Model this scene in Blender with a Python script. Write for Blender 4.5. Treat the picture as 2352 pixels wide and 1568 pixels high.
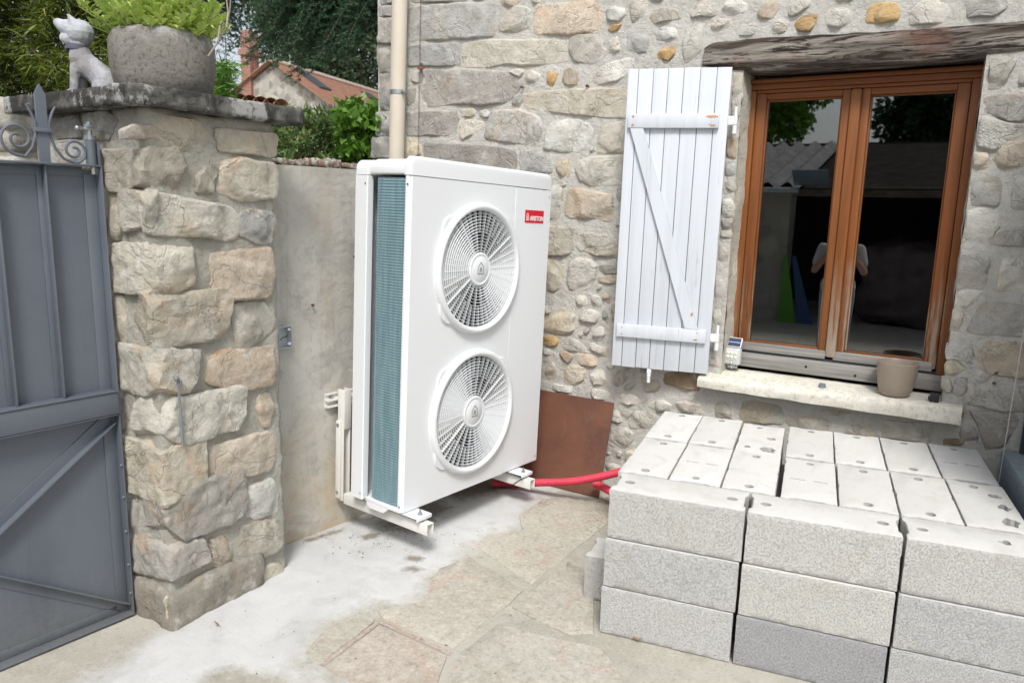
import bpy, bmesh, math, random
import numpy as np
from mathutils import Vector, Matrix, noise as mnoise

random.seed(7); np.random.seed(7)
scene = bpy.context.scene
for o in list(bpy.data.objects): bpy.data.objects.remove(o)
COL = scene.collection
R = math.radians

# ------------------------------------------------------------------ camera, sky, sun, exposure
FPX = 1712.1                                   # focal length in pixels of a 2352 x 1568 frame
CAM = Vector((0.7037, -3.990, 1.6445))
YAW, PITCH, ROLL = 0.5487, -0.1802, 0.0235
_f = Vector((-math.sin(YAW)*math.cos(PITCH), math.cos(YAW)*math.cos(PITCH), math.sin(PITCH)))
_r = Vector((math.cos(YAW), math.sin(YAW), 0)); _u = _r.cross(_f)
CR = _r*math.cos(ROLL) + _u*math.sin(ROLL); CU = -_r*math.sin(ROLL) + _u*math.cos(ROLL); CF = _f
cam_d = bpy.data.cameras.new('camera'); cam = bpy.data.objects.new('camera', cam_d); COL.objects.link(cam)
m3 = Matrix((CR, CU, -CF)).transposed()
cam.matrix_world = Matrix.Translation(CAM) @ m3.to_4x4()
cam_d.sensor_width = 36.0; cam_d.lens = 36.0*FPX/2352.0; cam_d.clip_start = 0.05; cam_d.clip_end = 500
cam_d.dof.use_dof = True; cam_d.dof.focus_distance = 3.6; cam_d.dof.aperture_fstop = 4.0
scene.camera = cam

SUN_DIR = Vector((0.36, -0.60, 0.90)).normalized()      # towards the sun
world = bpy.data.worlds.new('World'); scene.world = world; world.use_nodes = True
wn = world.node_tree; wn.nodes.clear()
sky = wn.nodes.new('ShaderNodeTexSky'); sky.sky_type = 'NISHITA'; sky.sun_disc = False
sky.sun_elevation = math.asin(SUN_DIR.z); sky.sun_rotation = math.atan2(SUN_DIR.x, SUN_DIR.y)
sky.air_density = 1.0; sky.dust_density = 3.0; sky.ozone_density = 1.0
hsv = wn.nodes.new('ShaderNodeHueSaturation'); hsv.inputs['Saturation'].default_value = 0.38; hsv.inputs['Value'].default_value = 1.0
bg = wn.nodes.new('ShaderNodeBackground'); bg.inputs['Strength'].default_value = 0.09
wo = wn.nodes.new('ShaderNodeOutputWorld')
wn.links.new(sky.outputs[0], hsv.inputs['Color']); wn.links.new(hsv.outputs[0], bg.inputs['Color']); wn.links.new(bg.outputs[0], wo.inputs['Surface'])
sun_d = bpy.data.lights.new('sun', 'SUN'); sun_d.energy = 1.5; sun_d.angle = R(14); sun_d.color = (1.0, 0.975, 0.94)
sun = bpy.data.objects.new('sun', sun_d); COL.objects.link(sun); sun.location = (4, -6, 12)
sun.rotation_euler = SUN_DIR.to_track_quat('Z', 'Y').to_euler()
vs = scene.view_settings
vs.view_transform = 'Standard'; vs.look = 'None'; vs.gamma = 1.0; vs.use_curve_mapping = False; vs.exposure = 1.0
scene.render.engine = 'CYCLES'
scene.render.resolution_x = 1024; scene.render.resolution_y = 682

# ------------------------------------------------------------------ geometry helpers
def ray(x, y): return CR*((x-1176)/FPX) + CU*((784-y)/FPX) + CF
def hit(x, y, n, p0):                                   # where the sight line meets a real plane of the place
    n = Vector(n); v = ray(x, y); return CAM + v*((n.dot(Vector(p0)-CAM))/n.dot(v))
def on_y(x, y, yy=0.0): return hit(x, y, (0,1,0), (0,yy,0))
def on_z(x, y, z=0.0): return hit(x, y, (0,0,1), (0,0,z))
def on_x(x, y, xx): return hit(x, y, (1,0,0), (xx,0,0))
def depth(x, y, d): return CAM + ray(x, y)*d
S = 1/1.7415
def nz(p, sc=1.0, o=0.0): return mnoise.noise(Vector((p[0]*sc+o, p[1]*sc+o*1.7, p[2]*sc-o)))
def fb(p, sc=1.0, o=0.0, oc=4): return mnoise.fractal(Vector((p[0]*sc+o, p[1]*sc+o*1.7, p[2]*sc-o)), 0.9, 2.1, oc)

def link(ob, parent=None):
    COL.objects.link(ob)
    if parent is not None: ob.parent = parent
    return ob
def tag(ob, label=None, cat=None, group=None, kind=None):
    if label: ob['label'] = label
    if cat: ob['category'] = cat
    if group: ob['group'] = group
    if kind: ob['kind'] = kind
    return ob
def empty(name, loc=(0,0,0), label=None, cat=None, group=None, rotz=0.0, mat=None):
    o = bpy.data.objects.new(name, None); COL.objects.link(o); o.empty_display_size = 0.1
    if mat is not None: o.matrix_world = mat
    else: o.location = loc; o.rotation_euler = (0,0,rotz)
    return tag(o, label, cat, group)
def mesh_obj(name, verts, faces, m=None, parent=None, smooth=False):
    me = bpy.data.meshes.new(name); me.from_pydata([tuple(v) for v in verts], [], faces)
    if m is not None: me.materials.append(m)
    if smooth: me.polygons.foreach_set('use_smooth', [True]*len(me.polygons))
    me.update()
    return link(bpy.data.objects.new(name, me), parent)
def bm_obj(name, bm, m=None, parent=None, smooth=False, angle=None):
    bmesh.ops.recalc_face_normals(bm, faces=bm.faces)
    me = bpy.data.meshes.new(name); bm.to_mesh(me); bm.free()
    if m is not None: me.materials.append(m)
    if smooth: me.polygons.foreach_set('use_smooth', [True]*len(me.polygons))
    if angle is not None: me.set_sharp_from_angle(angle=R(angle))
    me.update()
    return link(bpy.data.objects.new(name, me), parent)
class B:                                               # collects shapes of ONE object
    def __init__(s): s.bm = bmesh.new()
    def box(s, lo, hi, bev=0.0, seg=2, mat=None):
        lo = Vector(lo); hi = Vector(hi)
        r = bmesh.ops.create_cube(s.bm, size=1.0)
        vs_ = r['verts']
        for v in vs_: v.co = Vector((lo[i] + (v.co[i]+.5)*(hi[i]-lo[i]) for i in range(3)))
        if bev > 0:
            es = list({e for v in vs_ for e in v.link_edges})
            q = bmesh.ops.bevel(s.bm, geom=es, offset=bev, segments=seg, affect='EDGES', profile=0.5)
            vs_ = list({v for f in q['faces'] for v in f.verts} | {v for v in vs_ if v.is_valid})
        if mat is not None: bmesh.ops.transform(s.bm, matrix=mat, verts=[v for v in vs_ if v.is_valid])
        return s
    def cyl(s, a, b, r, r2=None, n=16, cap=True):
        a = Vector(a); b = Vector(b); d = b-a
        q = d.to_track_quat('Z', 'Y').to_matrix().to_4x4()
        bmesh.ops.create_cone(s.bm, cap_ends=cap, segments=n, radius1=r, radius2=r if r2 is None else r2, depth=d.length, matrix=Matrix.Translation((a+b)/2) @ q)
        return s
    def sph(s, c, r, n=16, sc=(1,1,1)):
        m = Matrix.Translation(Vector(c)) @ Matrix.Diagonal((r*sc[0], r*sc[1], r*sc[2], 1))
        bmesh.ops.create_uvsphere(s.bm, u_segments=n, v_segments=max(6, n//2), radius=1, matrix=m); return s
    def tube(s, pts, r, n=8, closed=False):
        pts = [Vector(p) for p in pts]; rr = r if isinstance(r, (list, tuple)) else [r]*len(pts)
        rings = []; up = Vector((0,0,1)); pd = None
        for i, p in enumerate(pts):
            d = (pts[min(i+1, len(pts)-1)] - pts[max(i-1, 0)])
            d = d.normalized() if d.length > 1e-9 else Vector((0,0,1))
            if pd is None:
                x = d.cross(up if abs(d.z) < .95 else Vector((1,0,0))).normalized()
            else:
                x = (px - d*px.dot(d)).normalized()
            y = d.cross(x); px = x; pd = d
            rings.append([s.bm.verts.new(p + (x*math.cos(2*math.pi*k/n) + y*math.sin(2*math.pi*k/n))*rr[i]) for k in range(n)])
        for i in range(len(rings)-1):
            for k in range(n): s.bm.faces.new((rings[i][k], rings[i][(k+1)%n], rings[i+1][(k+1)%n], rings[i+1][k]))
        s.bm.faces.new(rings[0][::-1]); s.bm.faces.new(rings[-1]); return s
    def lathe(s, prof, n=48, mat=None, a0=0, a1=2*math.pi):
        full = abs(a1-a0-2*math.pi) < 1e-6; k = n if full else n+1
        rings = []
        for (r, z) in prof:
            ring = []
            for i in range(k):
                a = a0 + (a1-a0)*i/n; p = Vector((r*math.cos(a), r*math.sin(a), z))
                ring.append(s.bm.verts.new(mat @ p if mat is not None else p))
            rings.append(ring)
        for i in range(len(rings)-1):
            for j in range(n): s.bm.faces.new((rings[i][j], rings[i][(j+1)%k], rings[i+1][(j+1)%k], rings[i+1][j]))
        return s
    def prism(s, poly, h0, h1, frame=None):            # poly in (a,b); extruded along c
        fr = frame or (lambda a, b, c: Vector((a, b, c)))
        lo = [s.bm.verts.new(fr(a, b, h0)) for a, b in poly]; hi = [s.bm.verts.new(fr(a, b, h1)) for a, b in poly]
        n = len(poly); s.bm.faces.new(lo[::-1]); s.bm.faces.new(hi)
        for i in range(n): s.bm.faces.new((lo[i], lo[(i+1)%n], hi[(i+1)%n], hi[i]))
        return s
    def hexa(s, c8):                                   # 8 corners: 4 of one end, 4 of the other
        v = [s.bm.verts.new(Vector(c)) for c in c8]
        for f in ((0,1,2,3),(7,6,5,4),(0,4,5,1),(1,5,6,2),(2,6,7,3),(3,7,4,0)): s.bm.faces.new([v[i] for i in f])
        return s
    def done(s, name, m, parent=None, smooth=False, angle=35): return bm_obj(name, s.bm, m, parent, True if angle else smooth, angle)

# ------------------------------------------------------------------ material helpers
class NT:
    def __init__(s, name):
        s.m = bpy.data.materials.new(name); s.m.use_nodes = True; s.t = s.m.node_tree; s.t.nodes.clear()
        s.out = s.t.nodes.new('ShaderNodeOutputMaterial'); s.bs = s.t.nodes.new('ShaderNodeBsdfPrincipled')
        s.t.links.new(s.bs.outputs[0], s.out.inputs[0])
    def put(s, sock, v):
        if isinstance(v, bpy.types.NodeSocket): s.t.links.new(v, sock)
        elif isinstance(v, (int, float)) and hasattr(sock.default_value, '__len__'): sock.default_value = [v]*len(sock.default_value)
        elif isinstance(v, (tuple, list)) and hasattr(sock.default_value, '__len__') and len(sock.default_value) == 4 and len(v) == 3: sock.default_value = (*v, 1)
        else: sock.default_value = v
    def node(s, t, props=None, ins=None):
        n = s.t.nodes.new(t)
        for k, v in (props or {}).items(): setattr(n, k, v)
        for k, v in (ins or {}).items(): s.put(n.inputs[k], v)
        return n
    def coord(s, kind='Object'): return s.node('ShaderNodeTexCoord').outputs[kind]
    def rnd(s, vec, amt=37.0):                         # shift a texture by a random amount for every object
        oi = s.node('ShaderNodeObjectInfo'); c = s.node('ShaderNodeMath', {'operation':'MULTIPLY'}, {0:oi.outputs['Random'], 1:amt})
        x = s.node('ShaderNodeCombineXYZ', None, {0:c.outputs[0], 1:c.outputs[0], 2:c.outputs[0]})
        return s.node('ShaderNodeVectorMath', {'operation':'ADD'}, {0:vec, 1:x.outputs[0]}).outputs[0]
    def scale(s, vec, xyz): return s.node('ShaderNodeVectorMath', {'operation':'MULTIPLY'}, {0:vec, 1:xyz}).outputs[0]
    def noise(s, vec, sc, det=6, rough=.55, dist=0.0): return s.node('ShaderNodeTexNoise', None, {'Vector':vec, 'Scale':sc, 'Detail':det, 'Roughness':rough, 'Distortion':dist}).outputs['Fac']
    def vor(s, vec, sc, feat='F1', out='Distance'): return s.node('ShaderNodeTexVoronoi', {'feature':feat}, {'Vector':vec, 'Scale':sc}).outputs[out]
    def ramp(s, fac, stops):
        n = s.node('ShaderNodeValToRGB', None, {'Fac':fac}); cr = n.color_ramp
        while len(cr.elements) > 1: cr.elements.remove(cr.elements[-1])
        for i, (p, c) in enumerate(stops):
            e = cr.elements[0] if i == 0 else cr.elements.new(p)
            e.position = p; e.color = (c, c, c, 1) if isinstance(c, (int, float)) else (*c, 1)
        return n.outputs['Color']
    def mix(s, fac, a, b, mode='MIX'):
        n = s.node('ShaderNodeMix', {'data_type':'RGBA', 'blend_type':mode}); s.put(n.inputs[0], fac); s.put(n.inputs[6], a); s.put(n.inputs[7], b); return n.outputs[2]
    def math(s, op, a, b=0.0, c=0.0): return s.node('ShaderNodeMath', {'operation':op}, {0:a, 1:b, 2:c}).outputs[0]
    def bump(s, h, dist=.01, st=1.0, nrm=None):
        n = s.node('ShaderNodeBump', None, {'Height':h, 'Distance':dist, 'Strength':st})
        if nrm is not None: s.t.links.new(nrm, n.inputs['Normal'])
        return n.outputs[0]
    def end(s, col=None, rough=None, nrm=None, metal=None, spec=None, **kw):
        if col is not None: s.put(s.bs.inputs['Base Color'], col)
        if rough is not None: s.put(s.bs.inputs['Roughness'], rough)
        if nrm is not None: s.put(s.bs.inputs['Normal'], nrm)
        if metal is not None: s.put(s.bs.inputs['Metallic'], metal)
        if spec is not None: s.put(s.bs.inputs['Specular IOR Level'], spec)
        for k, v in kw.items(): s.put(s.bs.inputs[k.replace('_', ' ')], v)
        return s.m
def plain(name, col, rough=.5, metal=0.0, spec=.5, var=.0, bump=0.0, bsc=200):
    t = NT(name); v = t.coord(); c = col; nr = None
    if var: c = t.mix(t.ramp(t.noise(v, 6, 5), [(.3, 0.0), (.7, 1.0)]), tuple(x*(1-var) for x in col), tuple(min(1, x*(1+var)) for x in col))
    if bump: nr = t.bump(t.noise(v, bsc, 4), bump)
    return t.end(c, rough, nr, metal, spec)

M = {}
def m_stone(name, pits=.32, lime=.45, stain=.30, grain=1.0):
    t = NT(name); v = t.rnd(t.coord()); oc = t.node('ShaderNodeObjectInfo').outputs['Color']
    n1 = t.noise(v, 9, 7, .65, .8); n2 = t.noise(v, 30, 9, .74, .4); n3 = t.noise(v, 4.0, 5, .55, .8); n4 = t.noise(v, 110, 5, .65)
    dark = t.mix(1.0, oc, (.78, .77, .75), 'MULTIPLY')
    c = t.mix(t.ramp(n1, [(.36, 1.0), (.62, 0.0)]), oc, dark)
    c = t.mix(t.math('MULTIPLY', t.ramp(n3, [(.54, 0.0), (.70, 1.0)]), stain), c, t.mix(1.0, oc, (1.12, .80, .52), 'MULTIPLY'))
    c = t.mix(t.math('MULTIPLY', t.ramp(t.noise(v, 11, 7, .65, .3), [(.55, 0.0), (.66, 1.0)]), lime), c, (.70, .685, .63))
    c = t.mix(t.math('MULTIPLY', t.ramp(n2, [(.34, 1.0), (.44, 0.0)]), pits), c, (.19, .18, .16))
    c = t.mix(t.math('MULTIPLY', n4, .35), c, t.mix(1.0, c, (.7, .7, .7), 'MULTIPLY'))
    n5 = t.noise(v, 48, 6, .8, .5); c = t.mix(t.ramp(n5, [(.36, .45), (.50, 0.0)]), c, t.mix(1.0, c, (.72, .71, .69), 'MULTIPLY'))
    cr = t.math('ABSOLUTE', t.math('SUBTRACT', t.noise(v, 2.6, 5, .6, .6), .5)); c = t.mix(t.ramp(cr, [(.0, .45), (.006, 0.0)]), c, (.24, .23, .21))
    h = t.math('ADD', t.math('MULTIPLY', n2, .7), t.math('MULTIPLY', n1, .9)); h = t.math('ADD', h, t.math('MULTIPLY', n5, .5)); h = t.math('ADD', h, t.math('MULTIPLY', t.ramp(cr, [(.0, 0.0), (.012, 1.0)]), .25))
    nr = t.bump(n4, .0022*grain, .9, t.bump(h, .0125*grain, 1.0))
    return t.end(c, .93, nr, spec=.15)
M['stone'] = m_stone('rubble_stone')
M['quoin'] = m_stone('pillar_stone', .28, .5, .5, 1.1)
def m_mortar(name, c0, c1, sand=.004):
    t = NT(name); v = t.coord()
    n1 = t.noise(v, 2.4, 5, .6); n2 = t.noise(v, 26, 7, .65, .4); n3 = t.noise(v, 330, 3, .7); n4 = t.noise(v, 9, 5, .6, .5)
    c = t.mix(t.ramp(n1, [(.35, 0.0), (.65, 1.0)]), c0, c1)
    c = t.mix(t.math('MULTIPLY', t.ramp(n2, [(.3, 1.0), (.5, 0.0)]), .35), c, tuple(x*.62 for x in c0))
    c = t.mix(t.math('MULTIPLY', t.ramp(n3, [(.28, 1.0), (.40, 0.0)]), .45), c, tuple(x*.45 for x in c0))
    n6 = t.noise(v, 70, 5, .75); c = t.mix(t.ramp(n6, [(.36, .5), (.48, 0.0)]), c, tuple(x*.72 for x in c0))
    nr = t.bump(n3, sand, .8, t.bump(t.math('ADD', t.math('ADD', n2, n4), t.math('MULTIPLY', n6, .4)), .016, .9))
    return t.end(c, .95, nr, spec=.1)
M['mortar'] = m_mortar('wall_mortar', (.55, .535, .49), (.64, .625, .58))
M['mortar_pillar'] = m_mortar('pillar_mortar', (.42, .405, .35), (.51, .495, .435))
# grey render of the boundary wall, yellowed and streaked
t = NT('grey_render'); v = t.coord()
n1 = t.noise(v, 1.6, 5, .6, .5); n3 = t.noise(v, 260, 3, .7); st = t.noise(t.scale(v, (5, 5, .8)), 1.5, 5, .6); n5 = t.noise(v, 22, 6, .65)
c = t.mix(t.ramp(n1, [(.35, 0.0), (.65, 1.0)]), (.48, .465, .42), (.58, .565, .52))
c = t.mix(t.math('MULTIPLY', t.ramp(st, [(.52, 0.0), (.70, 1.0)]), .45), c, (.42, .36, .24))
st2 = t.noise(t.scale(v, (7, 7, .5)), 2.2, 6, .65, .4); c = t.mix(t.math('MULTIPLY', t.ramp(st2, [(.54, 0.0), (.70, 1.0)]), .3), c, (.30, .295, .28)); n7 = t.noise(v, 6, 8, .7, .6); c = t.mix(t.ramp(n7, [(.36, .55), (.52, 0.0)]), c, (.31, .30, .275)); c = t.mix(t.ramp(n7, [(.56, 0.0), (.70, .5)]), c, (.56, .545, .50))
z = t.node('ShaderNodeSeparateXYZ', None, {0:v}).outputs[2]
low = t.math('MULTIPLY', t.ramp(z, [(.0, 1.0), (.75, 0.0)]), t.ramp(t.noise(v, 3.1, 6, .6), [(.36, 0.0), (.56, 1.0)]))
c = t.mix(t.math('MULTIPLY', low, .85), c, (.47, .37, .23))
c = t.mix(t.math('MULTIPLY', t.ramp(n3, [(.26, 1.0), (.40, 0.0)]), .55), c, (.14, .13, .11))
c = t.mix(t.math('MULTIPLY', t.ramp(n5, [(.3, 1.0), (.42, 0.0)]), .3), c, (.2, .19, .165))
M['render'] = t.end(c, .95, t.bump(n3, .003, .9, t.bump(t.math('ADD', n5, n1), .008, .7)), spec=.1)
# jamb render (creamy)
M['jamb'] = m_mortar('jamb_render', (.50, .47, .395), (.56, .53, .45), .003)
# concrete block
t = NT('concrete_block'); v = t.rnd(t.coord()); oc = t.node('ShaderNodeObjectInfo').outputs['Color']
vo = t.vor(v, 240); n2 = t.noise(v, 170, 4, .8, .3); n1 = t.noise(v, 5, 5, .6); nf = t.noise(v, 420, 3, .6)
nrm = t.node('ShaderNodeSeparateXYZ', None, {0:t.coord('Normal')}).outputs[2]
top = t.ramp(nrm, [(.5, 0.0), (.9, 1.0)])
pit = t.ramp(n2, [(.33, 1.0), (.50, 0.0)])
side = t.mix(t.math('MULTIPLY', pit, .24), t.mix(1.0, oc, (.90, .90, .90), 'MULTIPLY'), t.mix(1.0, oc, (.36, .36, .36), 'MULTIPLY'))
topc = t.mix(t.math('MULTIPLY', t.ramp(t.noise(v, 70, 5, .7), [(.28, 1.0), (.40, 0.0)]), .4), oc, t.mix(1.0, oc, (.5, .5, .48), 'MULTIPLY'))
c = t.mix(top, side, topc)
c = t.mix(t.math('MULTIPLY', t.ramp(n1, [(.56, 0.0), (.72, 1.0)]), .35), c, (.50, .46, .36)); n8 = t.noise(v, 11, 7, .7, .5); c = t.mix(t.ramp(n8, [(.34, .35), (.48, 0.0)]), c, t.mix(1.0, oc, (.72, .71, .69), 'MULTIPLY'))
h = t.math('ADD', t.math('MULTIPLY', pit, -1.0), t.math('MULTIPLY', vo, .5))
st = t.math('SUBTRACT', 1.0, t.math('MULTIPLY', top, .7))
bn = t.node('ShaderNodeBump', None, {'Height':h, 'Distance':.0014, 'Strength':st})
M['block'] = t.end(c, .95, t.bump(nf, .0012, .7, bn.outputs[0]), spec=.1)
# ground
t = NT('old_concrete_ground'); v = t.coord()
at = t.node('ShaderNodeAttribute', {'attribute_name':'cement'}).outputs['Fac']; dt = t.node('ShaderNodeAttribute', {'attribute_name':'dirt'}).outputs['Fac']
n1 = t.noise(v, 1.3, 6, .6, .5); n2 = t.noise(v, 14, 8, .7); n3 = t.noise(v, 240, 3, .7); n4 = t.noise(v, 4.5, 6, .6, .6)
old = t.mix(t.ramp(n1, [(.36, 0.0), (.64, 1.0)]), (.37, .352, .30), (.45, .432, .375))
old = t.mix(t.math('MULTIPLY', t.ramp(n2, [(.52, 0.0), (.64, 1.0)]), .5), old, (.50, .48, .42))
old = t.mix(t.math('MULTIPLY', t.ramp(n2, [(.30, 1.0), (.42, 0.0)]), .5), old, (.22, .20, .165))
old = t.mix(t.math('MULTIPLY', t.ramp(n4, [(.60, 0.0), (.70, 1.0)]), .3), old, (.40, .27, .21)); fs = t.noise(v, 75, 6, .8); old = t.mix(t.ramp(fs, [(.34, .6), (.45, 0.0)]), old, (.20, .185, .155)); old = t.mix(t.ramp(fs, [(.56, 0.0), (.66, .55)]), old, (.56, .54, .48))
new = t.mix(t.ramp(t.noise(v, 2.2, 7, .65, .4), [(.34, 0.0), (.66, 1.0)]), (.50, .503, .497), (.60, .605, .60))
mk = t.math('ADD', at, t.math('MULTIPLY', t.math('SUBTRACT', t.noise(v, 7, 9, .75), .5), .95))
c = t.mix(t.ramp(mk, [(.36, 0.0), (.68, 1.0)]), old, new); cn = t.noise(v, 5.5, 7, .7, .5); c = t.mix(t.ramp(cn, [(.34, .45), (.48, 0.0)]), c, t.mix(1.0, c, (.72, .72, .71), 'MULTIPLY'))
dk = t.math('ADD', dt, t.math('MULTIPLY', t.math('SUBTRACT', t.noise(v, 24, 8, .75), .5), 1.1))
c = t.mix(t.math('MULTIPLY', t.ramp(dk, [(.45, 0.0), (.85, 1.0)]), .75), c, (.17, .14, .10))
sp = t.math('GREATER_THAN', t.vor(v, 55), .60)
c = t.mix(t.math('MULTIPLY', t.ramp(n3, [(.24, 1.0), (.36, 0.0)]), .4), c, (.16, .145, .12))
M['ground'] = t.end(c, .95, t.bump(n3, .0025, .8, t.bump(n2, .006, .7)), spec=.1)
t = NT('paving_slab'); v = t.coord(); oc = t.node('ShaderNodeObjectInfo').outputs['Color']
n1 = t.noise(v, 2.1, 6, .6, .5); n2 = t.noise(v, 17, 8, .75, .3); n3 = t.noise(v, 240, 3, .7); n4 = t.noise(v, 6, 7, .65, .6)
c = t.mix(t.ramp(n1, [(.36, 0.0), (.64, 1.0)]), t.mix(1.0, oc, (.88, .87, .84), 'MULTIPLY'), oc)
c = t.mix(t.math('MULTIPLY', t.ramp(n2, [(.50, 0.0), (.66, 1.0)]), .5), c, (.58, .56, .49))
c = t.mix(t.math('MULTIPLY', t.ramp(n2, [(.34, 1.0), (.44, 0.0)]), .5), c, t.mix(1.0, oc, (.55, .5, .45), 'MULTIPLY'))
c = t.mix(t.math('MULTIPLY', t.ramp(n4, [(.54, 0.0), (.68, 1.0)]), .42), c, (.45, .28, .22))
fs = t.noise(v, 60, 7, .8, .3); c = t.mix(t.ramp(fs, [(.36, .6), (.46, 0.0)]), c, (.20, .18, .15)); c = t.mix(t.ramp(fs, [(.54, 0.0), (.62, .65)]), c, (.60, .58, .52)); gm = t.noise(v, 9, 8, .75, .4); c = t.mix(t.ramp(gm, [(.36, .32), (.46, 0.0)]), c, (.30, .28, .25))
c = t.mix(t.math('MULTIPLY', t.ramp(n3, [(.24, 1.0), (.36, 0.0)]), .5), c, (.15, .135, .11))
M['slab'] = t.end(c, .95, t.bump(n3, .0025, .8, t.bump(n2, .008, .7)), spec=.1)
# heat pump paint etc.
def m_white(name, col, rough=.38):
    t = NT(name); v = t.coord()
    nr = t.bump(t.noise(v, 500, 2), .0004, .5)
    return t.end(col, rough, nr, spec=.4)
M['acwhite'] = m_white('white_powder_coat', (.74, .76, .775))
M['acplastic'] = m_white('white_plastic', (.72, .74, .755), .45)
M['bracket'] = m_white('bracket_paint', (.70, .69, .65), .5)
M['black'] = plain('black_interior', (.012, .012, .013), .6)
M['rubber'] = plain('rubber', (.02, .02, .022), .7)
M['blade'] = plain('fan_blade', (.045, .046, .048), .5)
M['logo'] = plain('logo_grey', (.30, .31, .32), .5)
M['red'] = plain('badge_red', (.62, .012, .03), .3)
M['print'] = plain('badge_white', (.85, .85, .85), .4)
t = NT('coil_fins'); v = t.coord()
c = t.mix(t.ramp(t.noise(t.scale(v, (30, 30, 2)), 2, 4), [(.3, 0.0), (.7, 1.0)]), (.17, .285, .325), (.27, .41, .455))
M['coil'] = t.end(c, .38, None, .35, .5)
M['zinc'] = plain('zinc', (.42, .45, .47), .38, .85, var=.15)
# shutter paint (worn white boards)
t = NT('shutter_paint'); v = t.rnd(t.coord())
g = t.noise(t.scale(v, (60, 60, 1.6)), 1.0, 6, .6, .2); g2 = t.noise(t.scale(v, (22, 22, 1.0)), 1.0, 4, .5); wear = t.noise(t.scale(v, (1, 1, .5)), 4.5, 4, .6)
crk = t.math('MULTIPLY', t.ramp(g, [(.33, 1.0), (.42, 0.0)]), t.ramp(wear, [(.50, 0.0), (.66, 1.0)]))
c = t.mix(t.ramp(g2, [(.32, 0.0), (.62, 1.0)]), (.545, .58, .625), (.60, .63, .67))
c = t.mix(t.math('MULTIPLY', crk, .75), c, (.20, .20, .21))
M['shutter'] = t.end(c, .55, t.bump(g, .0022, .7), spec=.3)
def m_wood(name, c0, c1, c2, axis=(1, 1, .05), worn=None, sc=34, rough=.45, bump=.0015):
    t = NT(name); v = t.rnd(t.coord())
    g = t.noise(t.scale(v, axis), sc, 7, .65, .4); g2 = t.noise(t.scale(v, axis), sc*.3, 4, .5, .4)
    c = t.mix(t.ramp(g, [(.32, 0.0), (.66, 1.0)]), c0, c1)
    c = t.mix(t.math('MULTIPLY', t.ramp(g2, [(.5, 0.0), (.7, 1.0)]), .6), c, c2)
    if worn:
        w = t.math('MULTIPLY', t.ramp(t.noise(t.scale(v, axis), sc*.55, 6, .7), [(.50, 0.0), (.58, 1.0)]), 1.0)
        zz = t.node('ShaderNodeSeparateXYZ', None, {0:t.coord('Generated')}).outputs[2]
        lowz = t.ramp(t.math('ADD', zz, t.math('MULTIPLY', t.math('SUBTRACT', t.noise(v, 9, 4), .5), .3)), [(.05, 1.0), (worn, 0.0)])
        c = t.mix(t.math('MULTIPLY', w, lowz), c, (.34, .28, .215))
        c = t.mix(t.math('MULTIPLY', t.ramp(g, [(.34, 1.0), (.42, 0.0)]), lowz), c, (.05, .045, .04))
    return t.end(c, rough, t.bump(g, bump, .8), spec=.3)
M['varnish'] = m_wood('varnished_wood', (.165, .056, .017), (.25, .09, .026), (.13, .042, .013), worn=.42)
M['varnish_h'] = m_wood('varnished_wood_rail', (.16, .052, .016), (.235, .083, .025), (.125, .04, .013), (.05, 1, 1))
M['greywood'] = m_wood('grey_bare_wood', (.20, .19, .175), (.34, .33, .31), (.14, .13, .12), (.04, 1, 1), sc=60, rough=.85, bump=.003)
# old beam
t = NT('weathered_beam'); v = t.coord()
g = t.noise(t.scale(v, (.10, 1, 1)), 42, 9, .72, .9); g2 = t.noise(t.scale(v, (.12, 1, 1)), 13, 6, .6, .6); n = t.noise(t.scale(v, (.5, 1, 1)), 3.3, 5, .6, .4)
c = t.mix(t.ramp(g2, [(.40, 0.0), (.60, 1.0)]), (.07, .055, .043), (.30, .27, .235))
c = t.mix(t.math('MULTIPLY', t.ramp(n, [(.52, 0.0), (.64, 1.0)]), .75), c, (.15, .062, .04))
c = t.mix(t.ramp(g, [(.43, 1.0), (.51, 0.0)]), c, (.03, .025, .022))
M['beam'] = t.end(c, .9, t.bump(g, .012, .9, t.bump(g2, .012, .6)), spec=.15)
# sill stone
t = NT('sill_stone'); v = t.coord()
n1 = t.noise(v, 40, 9, .8, .2); n2 = t.noise(v, 3, 4, .6); n3 = t.noise(v, 300, 3, .7)
y = t.node('ShaderNodeSeparateXYZ', None, {0:v}).outputs[1]
edge = t.ramp(y, [(.0, 1.0), (.075, 1.0), (.12, 0.0)])
c = t.mix(t.ramp(n2, [(.4, 0.0), (.6, 1.0)]), (.64, .615, .53), (.72, .70, .62))
c = t.mix(t.math('MULTIPLY', t.ramp(n1, [(.50, 0.0), (.62, 1.0)]), t.math('MULTIPLY', edge, .5)), c, (.24, .23, .20)); sg_ = t.noise(v, 4.5, 7, .7, .5); c = t.mix(t.ramp(sg_, [(.36, .5), (.52, 0.0)]), c, (.42, .405, .36))
M['sill'] = t.end(c, .92, t.bump(n3, .0015, .8, t.bump(n1, .006, .6)), spec=.12)
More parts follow.
